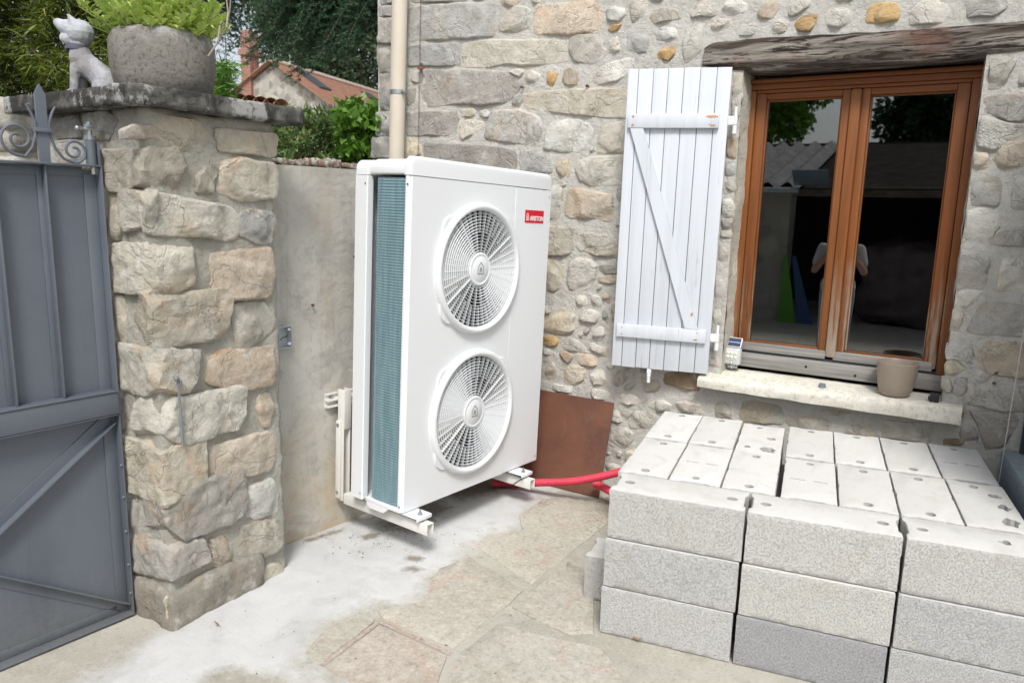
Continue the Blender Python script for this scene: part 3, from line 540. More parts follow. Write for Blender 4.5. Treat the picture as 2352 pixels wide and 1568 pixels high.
HOUSE_STONES = """
Ag 320,-60 780,-60 775,14 330,24
Ag 800,-60 1000,-60 990,-4 810,0
Ag 318,60 520,40 990,12 1006,60 1000,292 700,312 480,328 318,328
Aw 1036,5 1130,-20 1215,0 1190,30 1100,70 1040,38
Aw1.3 1165,55 1220,48 1290,90 1300,150 1280,215 1200,250 1150,265 1100,250 1030,260 1030,220 1060,150 1110,100
Ap 1335,50 1500,30 1800,5 1850,100 1862,240 1740,262 1600,280 1330,275 1315,250 1325,120
Aw 1270,-20 1370,-10 1350,25 1300,20
Aw1.2 1890,85 1960,50 2040,70 2050,120 1990,180 1900,165
Aw1.2 2090,10 2200,-10 2225,40 2190,130 2110,190 2080,150
Ao 1905,225 1960,195 2020,195 1990,240 1930,265
Ag1.2 2055,250 2235,235 2220,420 2140,430 2050,390
Aw 1900,330 1980,290 2010,340 2010,400 1920,435 1895,420
Ag 310,365 700,345 735,370 715,520 560,535 310,530
Ab 760,340 1000,322 1450,320 1570,330 1575,440 1540,500 1400,520 1210,530 1090,510 960,545 760,540 750,450
Ag 1600,310 1660,280 1830,280 1865,350 1860,470 1780,520 1650,500 1595,420
Ak1.2 435,560 900,562 1150,590 1205,640 1190,730 1090,820 900,845 700,830 480,865 420,800
Aw 1095,570 1220,535 1235,580 1205,620 1140,590
Aw 1235,590 1290,560 1365,600 1365,650 1340,685 1235,670
Ao1.1 1415,570 1460,552 1522,575 1470,690 1440,712 1418,670
Ap1.1 1560,560 1610,540 1700,600 1740,640 1690,690 1530,675
Aw 1790,600 1900,510 2060,460 2110,480 2090,580 1980,650 1830,675 1785,640
Ag 1205,725 1235,770 1195,870 1130,825
Aw 305,580 430,562 420,640 390,670 310,635
Ag 300,660 370,680 365,840 300,850
Ab 1245,750 1600,715 2030,710 2050,760 2045,940 1930,940 1640,925 1540,910 1390,895 1240,860
Ak 300,905 500,885 690,890 705,960 695,1060 600,1090 430,1085 300,1085
Ab 720,880 830,865 850,900 830,935 740,935
Aw 865,910 920,870 960,900 950,940 880,940
Aw 725,990 780,960 900,965 905,1010 840,1070 740,1120 720,1060
Ag 985,890 1200,880 1340,930 1380,990 1360,1110 1320,1170 1100,1140 920,1110 960,970
Aw1.2 1450,980 1520,950 1680,960 1760,1000 1785,1060 1730,1170 1650,1220 1500,1215 1395,1190 1410,1070
Ab 1850,1010 2000,975 2060,1000 2060,1160 2040,1220 1810,1225 1820,1150
Aw 1757,1182 1790,1168 1803,1210 1770,1228
Ay 290,1110 350,1105 405,1160 410,1230 340,1270 290,1290
Ak 450,1140 600,1150 850,1160 1050,1180 1165,1210 1165,1370 900,1350 600,1310 440,1270
Ag 1195,1200 1400,1210 1450,1300 1465,1380 1420,1410 1200,1370
Ay1.4 1485,1300 1540,1270 1600,1280 1615,1370 1600,1430 1540,1420 1480,1340
Ab1.2 1660,1300 1740,1260 2060,1240 2065,1480 1750,1490 1680,1440 1650,1380
Ay 1490,1450 1540,1445 1580,1475 1545,1498
Ak1.5 70,52 205,45 205,135 75,135
Ak1.5 85,150 205,145 205,350 70,350
Ak1.5 60,365 200,360 195,580 75,590 55,470
Ak1.5 72,600 195,592 190,880 90,880 85,700
Ak1.5 45,905 185,892 180,1090 50,1085
Ak1.5 15,1105 180,1100 180,1270 10,1265
Ak1.5 70,-60 205,-60 205,35 90,38
Bw1.2 230,140 270,75 400,60 480,90 490,150 400,165 270,195
Bw1.2 550,90 620,20 700,-5 770,40 795,110 740,140 650,130 570,150
Bw1.2 815,70 850,10 950,0 1030,40 1010,95 900,125 860,130
Bp1.2 1130,60 1180,15 1260,10 1275,60 1220,155 1110,150 1100,110
Bw1.2 1355,40 1430,0 1530,10 1520,50 1400,130 1350,130
Bw1.3 1640,120 1700,70 1800,65 1855,110 1840,180 1750,230 1650,200
Bo1.3 1985,70 2060,20 2200,25 2240,90 2230,160 2080,195 1970,180
Bw1.2 2310,110 2400,20 2500,-10 2600,30 2675,90 2580,190 2440,195 2330,200
Bg1.2 2752,10 3090,-10 3105,60 3000,135 2780,140
Bw 725,190 790,150 890,160 895,200 820,245 730,240
Bw 940,250 960,200 1100,185 1140,220 1050,290 950,290
Bw 1215,220 1280,150 1350,190 1320,260 1220,275
Bo 1390,200 1460,125 1580,115 1570,180 1520,260 1420,250
Bw 285,270 330,220 440,220 478,260 460,310 340,330 290,310
Bo 290,430 370,375 450,370 440,440 390,490 300,475
Bw 515,200 660,195 660,370 640,530 510,530
Bg 230,-40 370,-40 360,0 320,18 235,10
Bw 560,-60 700,-60 690,-20 570,-10
Bw 1700,-50 1900,-50 1880,0 1740,10
Cw1.2 200,580 560,560 615,610 575,850 590,1000 500,1100 200,1100
Cp1.3 700,640 900,620 1300,700 1390,720 1415,900 1400,1100 1350,1140 1000,1090 700,1095 640,990 660,780
Cg 1470,600 1700,590 1700,830 1470,830
Cw 1460,1080 1650,1000 1650,1250 1460,1200
Cb1.2 200,1240 500,1220 780,1250 780,1560 720,1660 600,1700 200,1660
Cb1.2 850,1340 1000,1320 1430,1370 1420,1480 1300,1540 980,1560 900,1640 820,1540
Cb1.2 930,1620 1000,1560 1300,1550 1470,1510 1700,1520 1700,1760 1300,1700 1150,1690
Dy1.1 200,230 400,180 480,260 600,380 625,480 590,640 500,740 380,740 200,700
Dw1.4 720,280 860,200 960,220 1120,270 1165,320 1130,520 1040,690 920,740 780,730 680,650 670,530 690,400
Dg 1180,330 1300,300 1450,330 1620,360 1600,440 1380,460 1280,480 1190,420
Dp 1180,510 1350,475 1620,465 1620,600 1300,610 1180,590
Dw 1145,650 1200,620 1260,660 1250,690 1180,705
Dw1.2 830,830 900,790 970,810 1000,900 980,970 880,1005 830,980
Dw1.2 1055,820 1120,800 1200,830 1235,910 1220,970 1120,985 1070,950
Dp 1240,780 1300,760 1360,800 1360,920 1310,920 1250,850
Dw1.2 920,1050 1050,1030 1190,1070 1190,1150 1140,1235 960,1220 870,1190 880,1110
Dg 1235,1060 1310,1020 1335,1100 1330,1260 1260,1200 1240,1150
Db 200,980 400,970 470,1010 460,1070 350,1100 200,1090
Db1.3 200,1130 480,1080 580,1000 680,1000 800,1130 770,1250 790,1360 700,1430 560,1430 200,1370
Dg 940,1360 1060,1290 1070,1330 980,1440 930,1430
Dw 845,1400 910,1370 980,1470 930,1500 850,1450
Dw1.3 1095,1380 1200,1300 1260,1320 1290,1420 1240,1510 1170,1530 1080,1470
Dp 1390,960 1620,900 1620,1250 1400,1230
Eo1.1 200,190 400,170 500,180 540,240 520,320 400,330 200,320
Ew1.2 570,320 600,250 720,200 850,240 950,340 990,430 960,450 800,410 640,400
Ew1.2 1020,280 1110,290 1200,340 1330,350 1310,440 1280,500 1200,480 1120,420 1030,390
Ew 280,390 360,360 430,390 450,450 410,490 300,470
Ep1.1 545,460 610,400 740,450 780,500 740,580 680,590 600,540
Ep1.1 840,480 900,450 1100,490 1140,520 1150,650 1080,660 880,630 825,580
Eb 380,590 430,560 490,650 520,740 490,860 380,860 310,790 360,680
Ep1.2 630,700 780,630 940,660 960,780 940,880 800,960 680,970 620,880
Ew1.3 1050,770 1180,700 1260,730 1290,840 1345,890 1330,970 1270,980 1180,930 1100,950 1000,850
Ew 1285,630 1370,570 1420,620 1440,670 1380,740 1330,690
Eb 1500,720 1560,690 1670,750 1680,820 1600,900 1480,1000 1410,950 1420,850
Eb 1570,1000 1640,930 1750,880 1790,970 1700,1020 1590,1060
Em 1850,840 2000,850 2140,880 2165,980 2120,1060 1960,1075 1900,1020
Ew1.2 400,980 470,930 600,960 790,980 770,1090 600,1060 450,1040
Ew1.2 1030,1070 1080,1010 1250,1030 1380,1090 1320,1200 1150,1180 1050,1130
Ew1.3 1460,1190 1560,1100 1700,1100 1860,1190 1800,1270 1600,1265 1460,1240
Ew1.3 1960,1290 2060,1200 2200,1190 2340,1270 2330,1350 2230,1390 2080,1350
Em 1830,700 1960,715 1950,765 1850,760
Em 1560,600 1700,620 1690,700 1640,720 1560,680
Kd1.3 305,85 480,70 600,90 590,225 520,215 420,190 320,168
Fw 480,560 640,530 700,580 780,730 720,760 480,690
Fm.6 730,520 880,520 940,600 860,680 800,760 720,580
Fw1.3 960,560 1080,570 1200,580 1290,660 1240,790 1180,850 900,855 855,790 880,700
Fw1.3 1600,450 1740,410 1880,450 2030,470 2030,580 2010,640 1760,620 1640,540
Km.8 725,320 800,310 840,350 865,430 870,480 715,460
Fw1.3 580,840 720,810 850,860 930,930 940,1030 850,1150 760,1165 640,1110 560,1030
Fw 640,1230 700,1210 760,1230 730,1350 660,1310
Fb 820,1220 960,1170 1100,1250 900,1380 810,1350
Fb 500,1430 600,1400 800,1480 800,1600 520,1600
Fw 510,1230 560,1220 560,1265 510,1260
Km.7 925,310 1000,302 1260,350 1265,490 1100,490 920,470
Km.7 1300,425 1500,425 1650,470 1640,550 1400,540 1290,490
Km.7 1680,495 1850,492 2010,540 2010,600 1690,560
Km.7 2060,455 2352,480 2480,500 2480,640 2352,630 2050,600
Ky.8 1500,362 1560,372 1750,382 1830,402 1700,425 1600,400
Gb 1790,190 1850,140 2200,120 2260,150 2180,300 2100,420 2050,560 1900,650 1780,640 1780,420
Gg 2270,290 2500,230 2600,600 2300,590 2258,540
Gg 1710,760 2000,710 2352,720 2560,740 2560,1130 2100,1150 1950,1080 1700,1000
Gw 1680,1050 1900,1100 2050,1160 2350,1200 2560,1200 2560,1440 1900,1600 1630,1560 1600,1400
Hw1.2 1550,200 1760,190 1810,320 1780,430 1640,480 1545,450
Hp1.1 1850,310 2000,60 2100,20 2352,40 2560,60 2560,400 2150,430 1950,410
Hg 1500,640 1700,590 1950,590 1990,700 1985,900 1930,1060 1850,1060 1700,1040 1520,1060 1490,850
Hw 2170,780 2230,600 2352,560 2560,560 2560,1100 2200,1110 2150,1070
Hw.8 1450,1130 1700,1080 1930,1100 1960,1380 1790,1640 1800,1840 1500,1820 1340,1740 1400,1500
Ig1.2 1760,240 1900,60 2050,0 2352,0 2560,20 2560,290 2352,265
Ig 1500,390 1700,400 1785,440 1790,620 1720,960 1400,930 1280,990 1265,800 1320,520 1345,390
Iw 1375,940 1700,975 1600,1130 1420,1230 1240,1215 1280,1015
Iw1.2 2000,470 2180,430 2560,420 2560,1040 2250,990 1930,960 1920,830 1970,620
Ig 1610,1250 1700,1130 2000,1160 2350,1200 2560,1230 2560,1690 2000,1690 1620,1680 1440,1600 1520,1400
Jb 1215,-180 1400,-180 1370,0 1300,185 1170,175 1180,40
Jy1.2 1080,700 1160,630 1250,640 1440,780 1300,820 1160,880 1080,830
Jw.7 1115,370 1300,360 1480,400 1590,620 1560,780 1440,770 1260,620 1105,630
Jp 1640,380 1800,340 2352,350 2560,380 2560,900 2352,930 1850,870 1620,780 1600,640
Jb 1040,890 1150,930 1200,1000 1200,1120 1160,1170 1020,1090
Jg.7 1220,960 1450,890 1430,1130 1330,1230 1200,1190
Jg.7 1510,860 1700,800 1850,900 1800,1000 1600,980
Jg 1460,1010 1700,1030 2352,1060 2560,1100 2560,1460 2100,1470 1700,1390 1340,1320 1335,1240 1430,1150
Jo.8 1340,1470 1390,1460 1380,1560 1330,1560
Og.9 140,595 300,605 480,625 470,700 380,850 260,870 200,700
Ok.9 90,705 180,705 210,780 200,830 120,830 70,770
Od.8 -40,790 110,788 100,830 -40,835
Lb.8 400,92 488,88 488,330 455,345 390,318 398,200
Lw.8 390,335 450,322 470,420 460,500 390,520
Lp.8 350,700 428,690 428,890 340,885
Lg.8 335,905 425,902 420,1045 325,1045
Lb.8 320,1100 400,1095 430,1170 415,1200 320,1150
Lw 305,1260 380,1250 412,1330 402,1430 295,1430
Lg.8 295,1442 398,1442 382,1550 285,1540
Nw.8 420,52 515,48 530,90 515,118 420,115
Ng.8 410,182 498,192 492,338 400,348
Ng.8 390,395 492,412 470,700 370,708 375,500
Nb.7 355,785 435,775 432,930 345,948
Ng.7 325,1225 415,1215 412,1310 315,1302
"""

# ------------------------------------------------------------------ stone house with window and shutter
house = empty('house', (-1, 0, 0), 'grey and cream rubble stone house with a wooden window', 'house')
house.matrix_world = Matrix.Identity(4)
OX0, OX1, OZ0, OZ1 = -.394, .655, .752, 2.372
def wall_y(x, z): return .004*nz((x, z, 0), 3.1) + .0035*fb((x, z, 4), 11, 2, 3) + .0012*nz((x, z, 9), 55)
gxs = np.unique(np.round(np.concatenate([np.linspace(-2.84, OX0, 200), np.linspace(OX0, OX1, 70), np.linspace(OX1, 1.25, 50), np.linspace(1.25, 3.2, 20)]), 5))
gzs = np.unique(np.round(np.concatenate([np.linspace(-.05, OZ0, 60), np.linspace(OZ0, OZ1, 130), np.linspace(OZ1, 3.0, 60), np.linspace(3.0, 4.2, 12)]), 5))
vv = []; ff = []; nxg = len(gxs)
for zc in gzs:
    for xc in gxs: vv.append((xc, wall_y(xc, zc), zc))
for j in range(len(gzs)-1):
    for i in range(nxg-1):
        cx_, cz_ = (gxs[i]+gxs[i+1])/2, (gzs[j]+gzs[j+1])/2
        if OX0 < cx_ < OX1 and OZ0 < cz_ < OZ1: continue
        ff.append((j*nxg+i, j*nxg+i+1, (j+1)*nxg+i+1, (j+1)*nxg+i))
mesh_obj('mortar_face', vv, ff, M['mortar'], house, True)
core = B()
core.box((-2.835, .02, -.05), (OX0-.012, .42, 4.2)); core.box((OX1+.012, .02, -.05), (3.2, .42, 4.2)); core.box((OX0-.012, .02, -.05), (OX1+.012, .42, OZ0-.02)); core.box((OX0-.012, .02, OZ1+.02), (OX1+.012, .42, 4.2))
core.done('wall_core', M['mortar'], house, angle=None)
sidew = B(); sidew.box((-2.83, .42, -.05), (-2.5, 7, 4.2)); sidew.done('gable_wall', M['mortar'], house, angle=None)
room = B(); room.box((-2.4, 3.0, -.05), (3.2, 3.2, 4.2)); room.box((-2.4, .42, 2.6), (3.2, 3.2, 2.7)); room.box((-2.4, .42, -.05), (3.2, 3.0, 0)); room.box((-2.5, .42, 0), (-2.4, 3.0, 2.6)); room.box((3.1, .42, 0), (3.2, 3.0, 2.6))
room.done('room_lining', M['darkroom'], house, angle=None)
# reveals
for nm, q in (('window_reveal', ((OX0, 0), (OX0, .2), 1)), ('window_reveal', ((OX1, 0), (OX1, .2), -1))):
    (x0, y0), (x1, y1), sg = q; v_ = []; f_ = []; zs_ = np.linspace(OZ0-.03, OZ1, 60); ys_ = np.linspace(-.004, .2, 9)
    for z_ in zs_:
        for y_ in ys_:
            k = .010*fb((3, y_, z_), 6, sg*3, 3) + .003*nz((1, y_, z_), 40, sg)
            v_.append((x0 + k + sg*max(0, y_-.02)*.16*(1 if sg > 0 else .5), wall_y(x0, z_) if y_ < 0 else y_, z_))
    for j in range(59):
        for i in range(8): f_.append((j*9+i, j*9+i+1, (j+1)*9+i+1, (j+1)*9+i))
    mesh_obj(nm, v_, f_, M['jamb'], house, True)
rs = random.Random(3)
EX, EZ, EN = Vector((1,0,0)), Vector((0,0,1)), Vector((0,-1,0))
for i, (k, th, pts) in enumerate(parse(HOUSE_STONES)):
    P = [on_y(x, y, 0) for x, y in pts]
    sz = max((p-q).length for p in P for q in P)
    t_ = (.011 + .026*min(.35, sz))*th*(1.25 if sz < .16 else 1.0)
    cen, v_, f_ = stone_mesh(P, EN, EX, EZ, t_, 11+i, n=48 if sz > .12 else 30, rough=1.0)
    o = mesh_obj('stone', v_, f_, M['stone'], house, True); o.data.set_sharp_from_angle(angle=R(38)); o.location = cen + Vector((0, .002, 0)); o.color = jcol(k, rs)
# lintel
top = [(1618,110),(1632,100),(1668,95),(1760,86),(1880,80),(2000,74),(2120,66),(2240,57),(2400,44)]
bot = [(1612,150),(1640,156),(1700,160),(1748,163),(1830,158),(1920,152),(2060,143),(2200,131),(2400,108)]
def beamcurve(c, n=70):
    P = [on_y(x, y, -.014) for x, y in c]; out = []
    for i in range(n):
        x = P[0].x + (P[-1].x-P[0].x)*i/(n-1); j = max(0, max([q for q in range(len(P)-1) if P[q].x <= x+1e-9] or [0]))
        f = (x-P[j].x)/(P[j+1].x-P[j].x); out.append(Vector((x, -.014, P[j].z + (P[j+1].z-P[j].z)*f)))
    return out
tc, bc = beamcurve(top), beamcurve(bot); v_ = []; f_ = []; NS = 22
for i in range(70):
    a, b = tc[i], bc[i]; sec = []
    for k in range(13):                                         # front face downwards
        f = k/12; p = a.lerp(b, f); e = .006*(math.exp(-f*22)+math.exp(-(1-f)*22)); grain = .005*nz((p.x*1.3, f*9, 0), 2.2, 3) + .004*nz((p.x*2.2, f*26, 0), 2.0, 8)
        sec.append((p.x, -.014 + e + grain, p.z + (.004*nz((p.x*4, 0, 3), 3) if k in (0, 12) else 0)))
    zb = b.z
    for k in range(1, 6): sec.append((b.x, -.004 + .05*k, zb - .003*k + .003*nz((b.x*3, k, 0), 2)))
    for k in range(4): sec.append((a.x, .246 - .06*k, a.z - .004))
    v_ += sec
for i in range(69):
    for k in range(NS): f_.append((i*NS+k, i*NS+(k+1) % NS, (i+1)*NS+(k+1) % NS, (i+1)*NS+k))
f_.append(tuple(range(NS))); f_.append(tuple(range(69*NS, 70*NS))[::-1])
lint = mesh_obj('lintel_beam', v_, f_, M['beam'], house, True); lint.data.set_sharp_from_angle(angle=R(50))
# sill slab, edges worn
sb = bmesh.new(); A0, A1 = -.497, .742
def sill_pt(x, k):                                              # section around
    sec = [(-.083, .697), (-.084, .715), (-.084, .735), (-.080, .752), (-.066, .763), (-.03, .767), (.03, .774), (.09, .780), (.135, .784), (.15, .70)]
    y, z = sec[k]; w = .0035*fb((x, k*.7, 2), 14, 1, 3); return (x, y + w, z + w*.6 + (.012*(x-.1)/.6 if 3 <= k <= 5 else .0))
n_ = 60; rings = [[sb.verts.new(sill_pt(A0 + (A1-A0)*i/(n_-1), k)) for k in range(10)] for i in range(n_)]
for i in range(n_-1):
    for k in range(10): sb.faces.new((rings[i][k], rings[i][(k+1) % 10], rings[i+1][(k+1) % 10], rings[i+1][k]))
sb.faces.new(rings[0]); sb.faces.new(rings[-1][::-1])
bm_obj('window_sill', sb, M['sill'], house, True, 45)

# window (part of the house) with frame pieces and panes
win = bpy.data.objects.new('window', None); link(win, house)
def wbox(name, x0, x1, z0, z1, y0, y1, m, bev=.003): return B().box((x0, y0, z0), (x1, y1, z1), bev).done(name, m, win, angle=40)
wbox('frame_stile', -.40, -.352, .80, 2.262, .118, .20, M['varnish'], .006); wbox('frame_stile', .612, .66, .80, 2.262, .118, .20, M['varnish'], .006)
wbox('frame_head', -.40, .66, 2.263, 2.292, .112, .20, M['varnish_h'], .006); wbox('frame_head', -.352, .612, 2.246, 2.2625, .124, .20, M['varnish_h'], .005)
wbox('drip_moulding', -.41, .665, 2.293, 2.315, .098, .19, M['varnish_h'], .008); wbox('head_board', -.41, .67, 2.3155, 2.46, .15, .21, M['beam'], .002)
for x0, x1 in ((-.350, -.300), (.066, .104), (.156, .193), (.556, .610)): wbox('sash_stile', x0, x1, .905, 2.245, .130, .185, M['varnish'], .005)
for x0, x1 in ((-.300, .066), (.193, .556)):
    wbox('sash_rail', x0, x1, 2.214, 2.2445, .132, .185, M['varnish_h'], .005)
    wbox('sash_bead', x0, x1, 2.205, 2.2135, .145, .17, M['varnish_h'], .003); wbox('sash_bead', x0, x0+.008, .948, 2.2045, .145, .17, M['varnish'], .003); wbox('sash_bead', x1-.008, x1, .948, 2.2045, .145, .17, M['varnish'], .003)
    wbox('sash_bottom_rail', x0-.05, x1+.04, .893, .938, .119, .185, M['greywood'], .006)
    wbox('sash_bead', x0, x1, .9385, .9475, .14, .17, M['varnish_h'], .003)
wbox('meeting_strip', .1045, .1555, .905, 2.2455, .112, .18, M['varnish'], .012)
wbox('frame_sill_rail', -.345, .65, .803, .880, .104, .20, M['greywood'], .008)
wbox('weather_strip', -.352, .612, .880, .893, .13, .19, M['darkmetal'], .001)
for x0, x1 in ((-.300, .066), (.193, .556)):
    p_ = B().box((x0, .160, .938), (x1, .164, 2.214)).done('pane', M['glass'], win, angle=None)
for x_, z_ in ((.02, .845), (.26, .83)): B().cyl((x_, .103, z_), (x_, .109, z_), .007, n=12).done('rail_hole', M['black'], win)
# downpipe
dp = B(); pz = lambda z: Vector((-2.578 - .034*(2.92-z)/.99, -.085, z))
dp.cyl(pz(0.0), pz(4.1), .050, n=32); dpo = dp.done('downpipe', M['pipe'], house, angle=30)
cl = B(); zc = on_y(918, 212, -.085).z; c0 = pz(zc); cl.cyl(c0-Vector((0,0,.013)), c0+Vector((0,0,.013)), .0535, n=32); cl.box(c0+Vector((.045,-.02,-.013)), c0+Vector((.075,-.005,.013)), .002); cl.cyl(c0+Vector((.062,-.03,0)), c0+Vector((.062,.0,0)), .006, n=8)
cl.done('pipe_clamp', M['zinc'], dpo)
for (zx, zy, key) in ((1220,697,'A'), (1742,690,'A'), (1905,842,'J'), (1875,1000,'J')):
    ox, oy, s_ = ZM[key]; p = on_y((ox+zx*s_)*S, (oy+zy*s_)*S, -.012); B().cyl(p+Vector((0,.02,0)), p+Vector((0,-.012,0)), .0045, n=8).sph(p+Vector((0,-.012,0)), .008, 10).done('nail', M['iron'], house)
# chain with insulator
ch = empty('hanging_chain', (0,0,0), 'thin rusty chain hanging down the wall beside the downpipe', 'chain')
P0, P1 = on_y(967, -60, -.035), on_y(960, 372, -.035); n_ = 150; cb = B(); 
for i in range(n_):
    a = P0.lerp(P1, i/n_); b = P0.lerp(P1, (i+1.25)/n_); ox = Vector((.0035, 0, 0)) if i % 2 else Vector((0, .0035, 0))
    cb.cyl(a+ox, b+ox, .0011, n=5); cb.cyl(a-ox, b-ox, .0011, n=5)
cb.done('chain_links', M['iron'], ch)
p = on_y(967, 157, -.035); B().cyl(p-Vector((0,0,.03)), p+Vector((0,0,.03)), .009, n=12).done('insulator', M['darkmetal'], ch); B().cyl(p-Vector((0,0,.006)), p+Vector((0,0,.006)), .014, n=12).box(p+Vector((-.03,-.006,-.004)), p+Vector((.03,.006,.006)), .002).done('copper_collar', M['copper'], ch)

# shutter
br_, bl_ = on_y(1625, 862, -.06), on_y(1404, 839, -.19); tr_, tl_ = on_y(1683, 153, -.06), on_y(1443, 160, -.19)
SW = (Vector((br_.x, br_.y, 0))-Vector((bl_.x, bl_.y, 0))).length; SH_ = ((tr_.z-br_.z)+(tl_.z-bl_.z))/2
xd = (br_-bl_); xd.z = (br_.z-bl_.z)*.5; xd.normalize(); zd = ((tr_+tl_)-(br_+bl_)).normalized(); yd = zd.cross(xd).normalized(); zd = xd.cross(yd)
sm = Matrix((xd, yd, zd)).transposed().to_4x4(); sm.translation = bl_
shut = bpy.data.objects.new('shutter', None); link(shut, house); shut.matrix_world = sm
shut['label'] = 'white board shutter standing half open beside the window'
ed = [0, .106, .253, .398, .548, .705, .861, 1.0]
for i in range(7):
    x0, x1 = ed[i]*SW + .0014, ed[i+1]*SW - .0014; rr = random.Random(i)
    b_ = B().box((x0, 0, rr.uniform(0, .003)), (x1, .024, SH_-rr.uniform(0, .003)), .0025, 2)
    b_.done('plank', M['shutter'], shut, angle=40)
for z0, z1, x0, x1 in ((.810, .855, .03, .915), (.108, .153, .04, .955)):
    b_ = B().box((x0*SW, -.024, z0*SH_), (x1*SW, -.0005, z1*SH_), .004, 2).done('batten', M['shutter'], shut, angle=40)
    for fx in (.06, .9):
        for dz in (.25, .75):
            px = (x0 + (x1-x0)*fx)*SW; pz_ = (z0 + (z1-z0)*dz)*SH_
            B().cyl((px, -.0246, pz_), (px, -.02, pz_), .003, n=8).done('screw_head', M['iron'], b_)
qa, qb = (.06*SW, .809*SH_), (.74*SW, .154*SH_); w_ = .13*SW
B().prism([(qb[0], qb[1]), (qb[0]+w_, qb[1]), (qa[0]+w_*1.0, qa[1]), (qa[0], qa[1])], -.022, -.0005, lambda a, b, c: Vector((a, c, b))).done('brace', M['shutter'], shut, angle=30)
for zf in (.835, .128):
    z_ = zf*SH_; h_ = B(); h_.box((SW-.002, -.004, z_-.022), (SW+.028, .002, z_+.022), .001); h_.cyl((SW+.034, .004, z_-.065), (SW+.034, .004, z_+.022), .0115, n=14); h_.cyl((SW+.034, .004, z_+.02), (SW+.034, .004, z_+.068), .008, n=12)
    h_.done('hinge', M['acwhite'], shut)
    B().cyl((SW+.034, .004, z_-.023), (SW+.034, .004, z_-.021), .0122, n=14).done('rust_ring', M['copper'], shut)
for fx, zf, sx_, sz_ in ((.845, .846, .030, .008), (.86, .818, .016, .006), (.085, .847, .008, .005), (.08, .818, .009, .006), (.80, .205, .007, .010), (.85, .118, .012, .004)):
    st_ = B(); rr = random.Random(int(fx*100+zf*1000)); cx_, cz_ = fx*SW, zf*SH_
    st_.prism([(cx_+sx_*math.cos(a)*rr.uniform(.6, 1.1), cz_+sz_*math.sin(a)*rr.uniform(.6, 1.1)) for a in np.linspace(0, 2*math.pi, 13)[:-1]], -.0252, -.0246, lambda a, b, c: Vector((a, c, b)))
    st_.done('rust_stain', M['ruststain'], shut, angle=None)
px = .40*SW; B().box((px-.012, .004, -.03), (px+.012, .02, .0), .002).cyl((px, .012, -.035), (px, .012, -.06), .010, n=12).sph((px, .012, -.04), .012, 12).cyl((px, .012, -.056), (px, .012, -.078), .008, .010, n=12).done('shutter_stop', M['acwhite'], shut)

# things on the sill
tp = empty('flower_pot', (.452, .025, .777), 'empty taupe glazed flower pot at the right end of the sill', 'pot')
B().lathe([(0, 0), (.058, 0), (.068, .006), (.080, .05), (.089, .11), (.0925, .158), (.0925, .163), (.089, .165), (.0855, .160), (.082, .11), (.072, .04), (.06, .012), (0, .011)], 48).done('pot_body', M['planter_brown'], tp, angle=50)
B().lathe([(0, .03), (.066, .03), (.067, .028)], 32).done('pot_floor', M['planter_brown'], tp)
bx = B().box((.605, -.035, .778), (.645, -.008, .822), .003).box((.599, -.03, .785), (.606, -.012, .803), .001).done('black_clip', M['rubber']); tag(bx, 'small black plastic clip block at the right corner of the sill', 'clip')
p = on_y(1890, 880, .015); kn = B().cyl((p.x, .0, .768), (p.x, .0, .789), .0175, .0165, n=20).box((p.x-.019, -.004, .768), (p.x+.019, .004, .776), .002).done('iron_stud', M['steelrod']); tag(kn, 'short grey stud sticking up mid sill', 'stud')
fl = empty('solar_floodlight', (-.352, .085, .79), 'small grey solar floodlight with six lenses at the window corner', 'lamp')
fl.rotation_euler = (0, 0, R(-4))
B().box((-.042, -.045, .028), (.044, -.005, .118), .008, 3).done('lamp_body', M['lampgrey'], fl, angle=40)
B().box((-.033, -.0465, .055), (.033, -.0445, .108), .0005).done('lens_plate', M['wirewhite'], fl)
for i in range(3):
    for j in range(2): B().sph((-.021+.021*i, -.0465, .071+.0215*j), .0098, 12, (1, .45, 1)).done('led_lens', M['lens'], fl, angle=80)
B().cyl((.003, -.047, .041), (.003, -.0445, .041), .0085, n=20).done('sensor_ring', M['black'], fl); B().sph((.003, -.047, .041), .0068, 12, (1, .5, 1)).done('motion_sensor', M['print'], fl, angle=80)
B().box((-.028, -.02, .004), (.026, -.012, .036), .003).cyl((.0, -.03, .005), (.0, -.03, .03), .004, n=8).done('mount_plate', M['lampgrey'], fl)
for x_ in (-.018, .017): B().cyl((x_, -.0207, .02), (x_, -.018, .02), .004, n=8).done('screw_hole', M['black'], fl)
mt = Matrix.Translation((0, -.028, .122)) @ Matrix.Rotation(R(-28), 4, 'X')
B().box((-.042, -.005, .0), (.042, .003, .056), .003, 2, mt).done('panel_frame', M['print'], fl, angle=40); B().box((-.038, -.0062, .004), (.038, -.0052, .052), 0, 1, mt).done('solar_cell', M['solar'], fl, angle=None); B().box((-.036, -.0070, .0265), (.036, -.0064, .0285), 0, 1, mt).done('cell_line', M['print'], fl, angle=None)

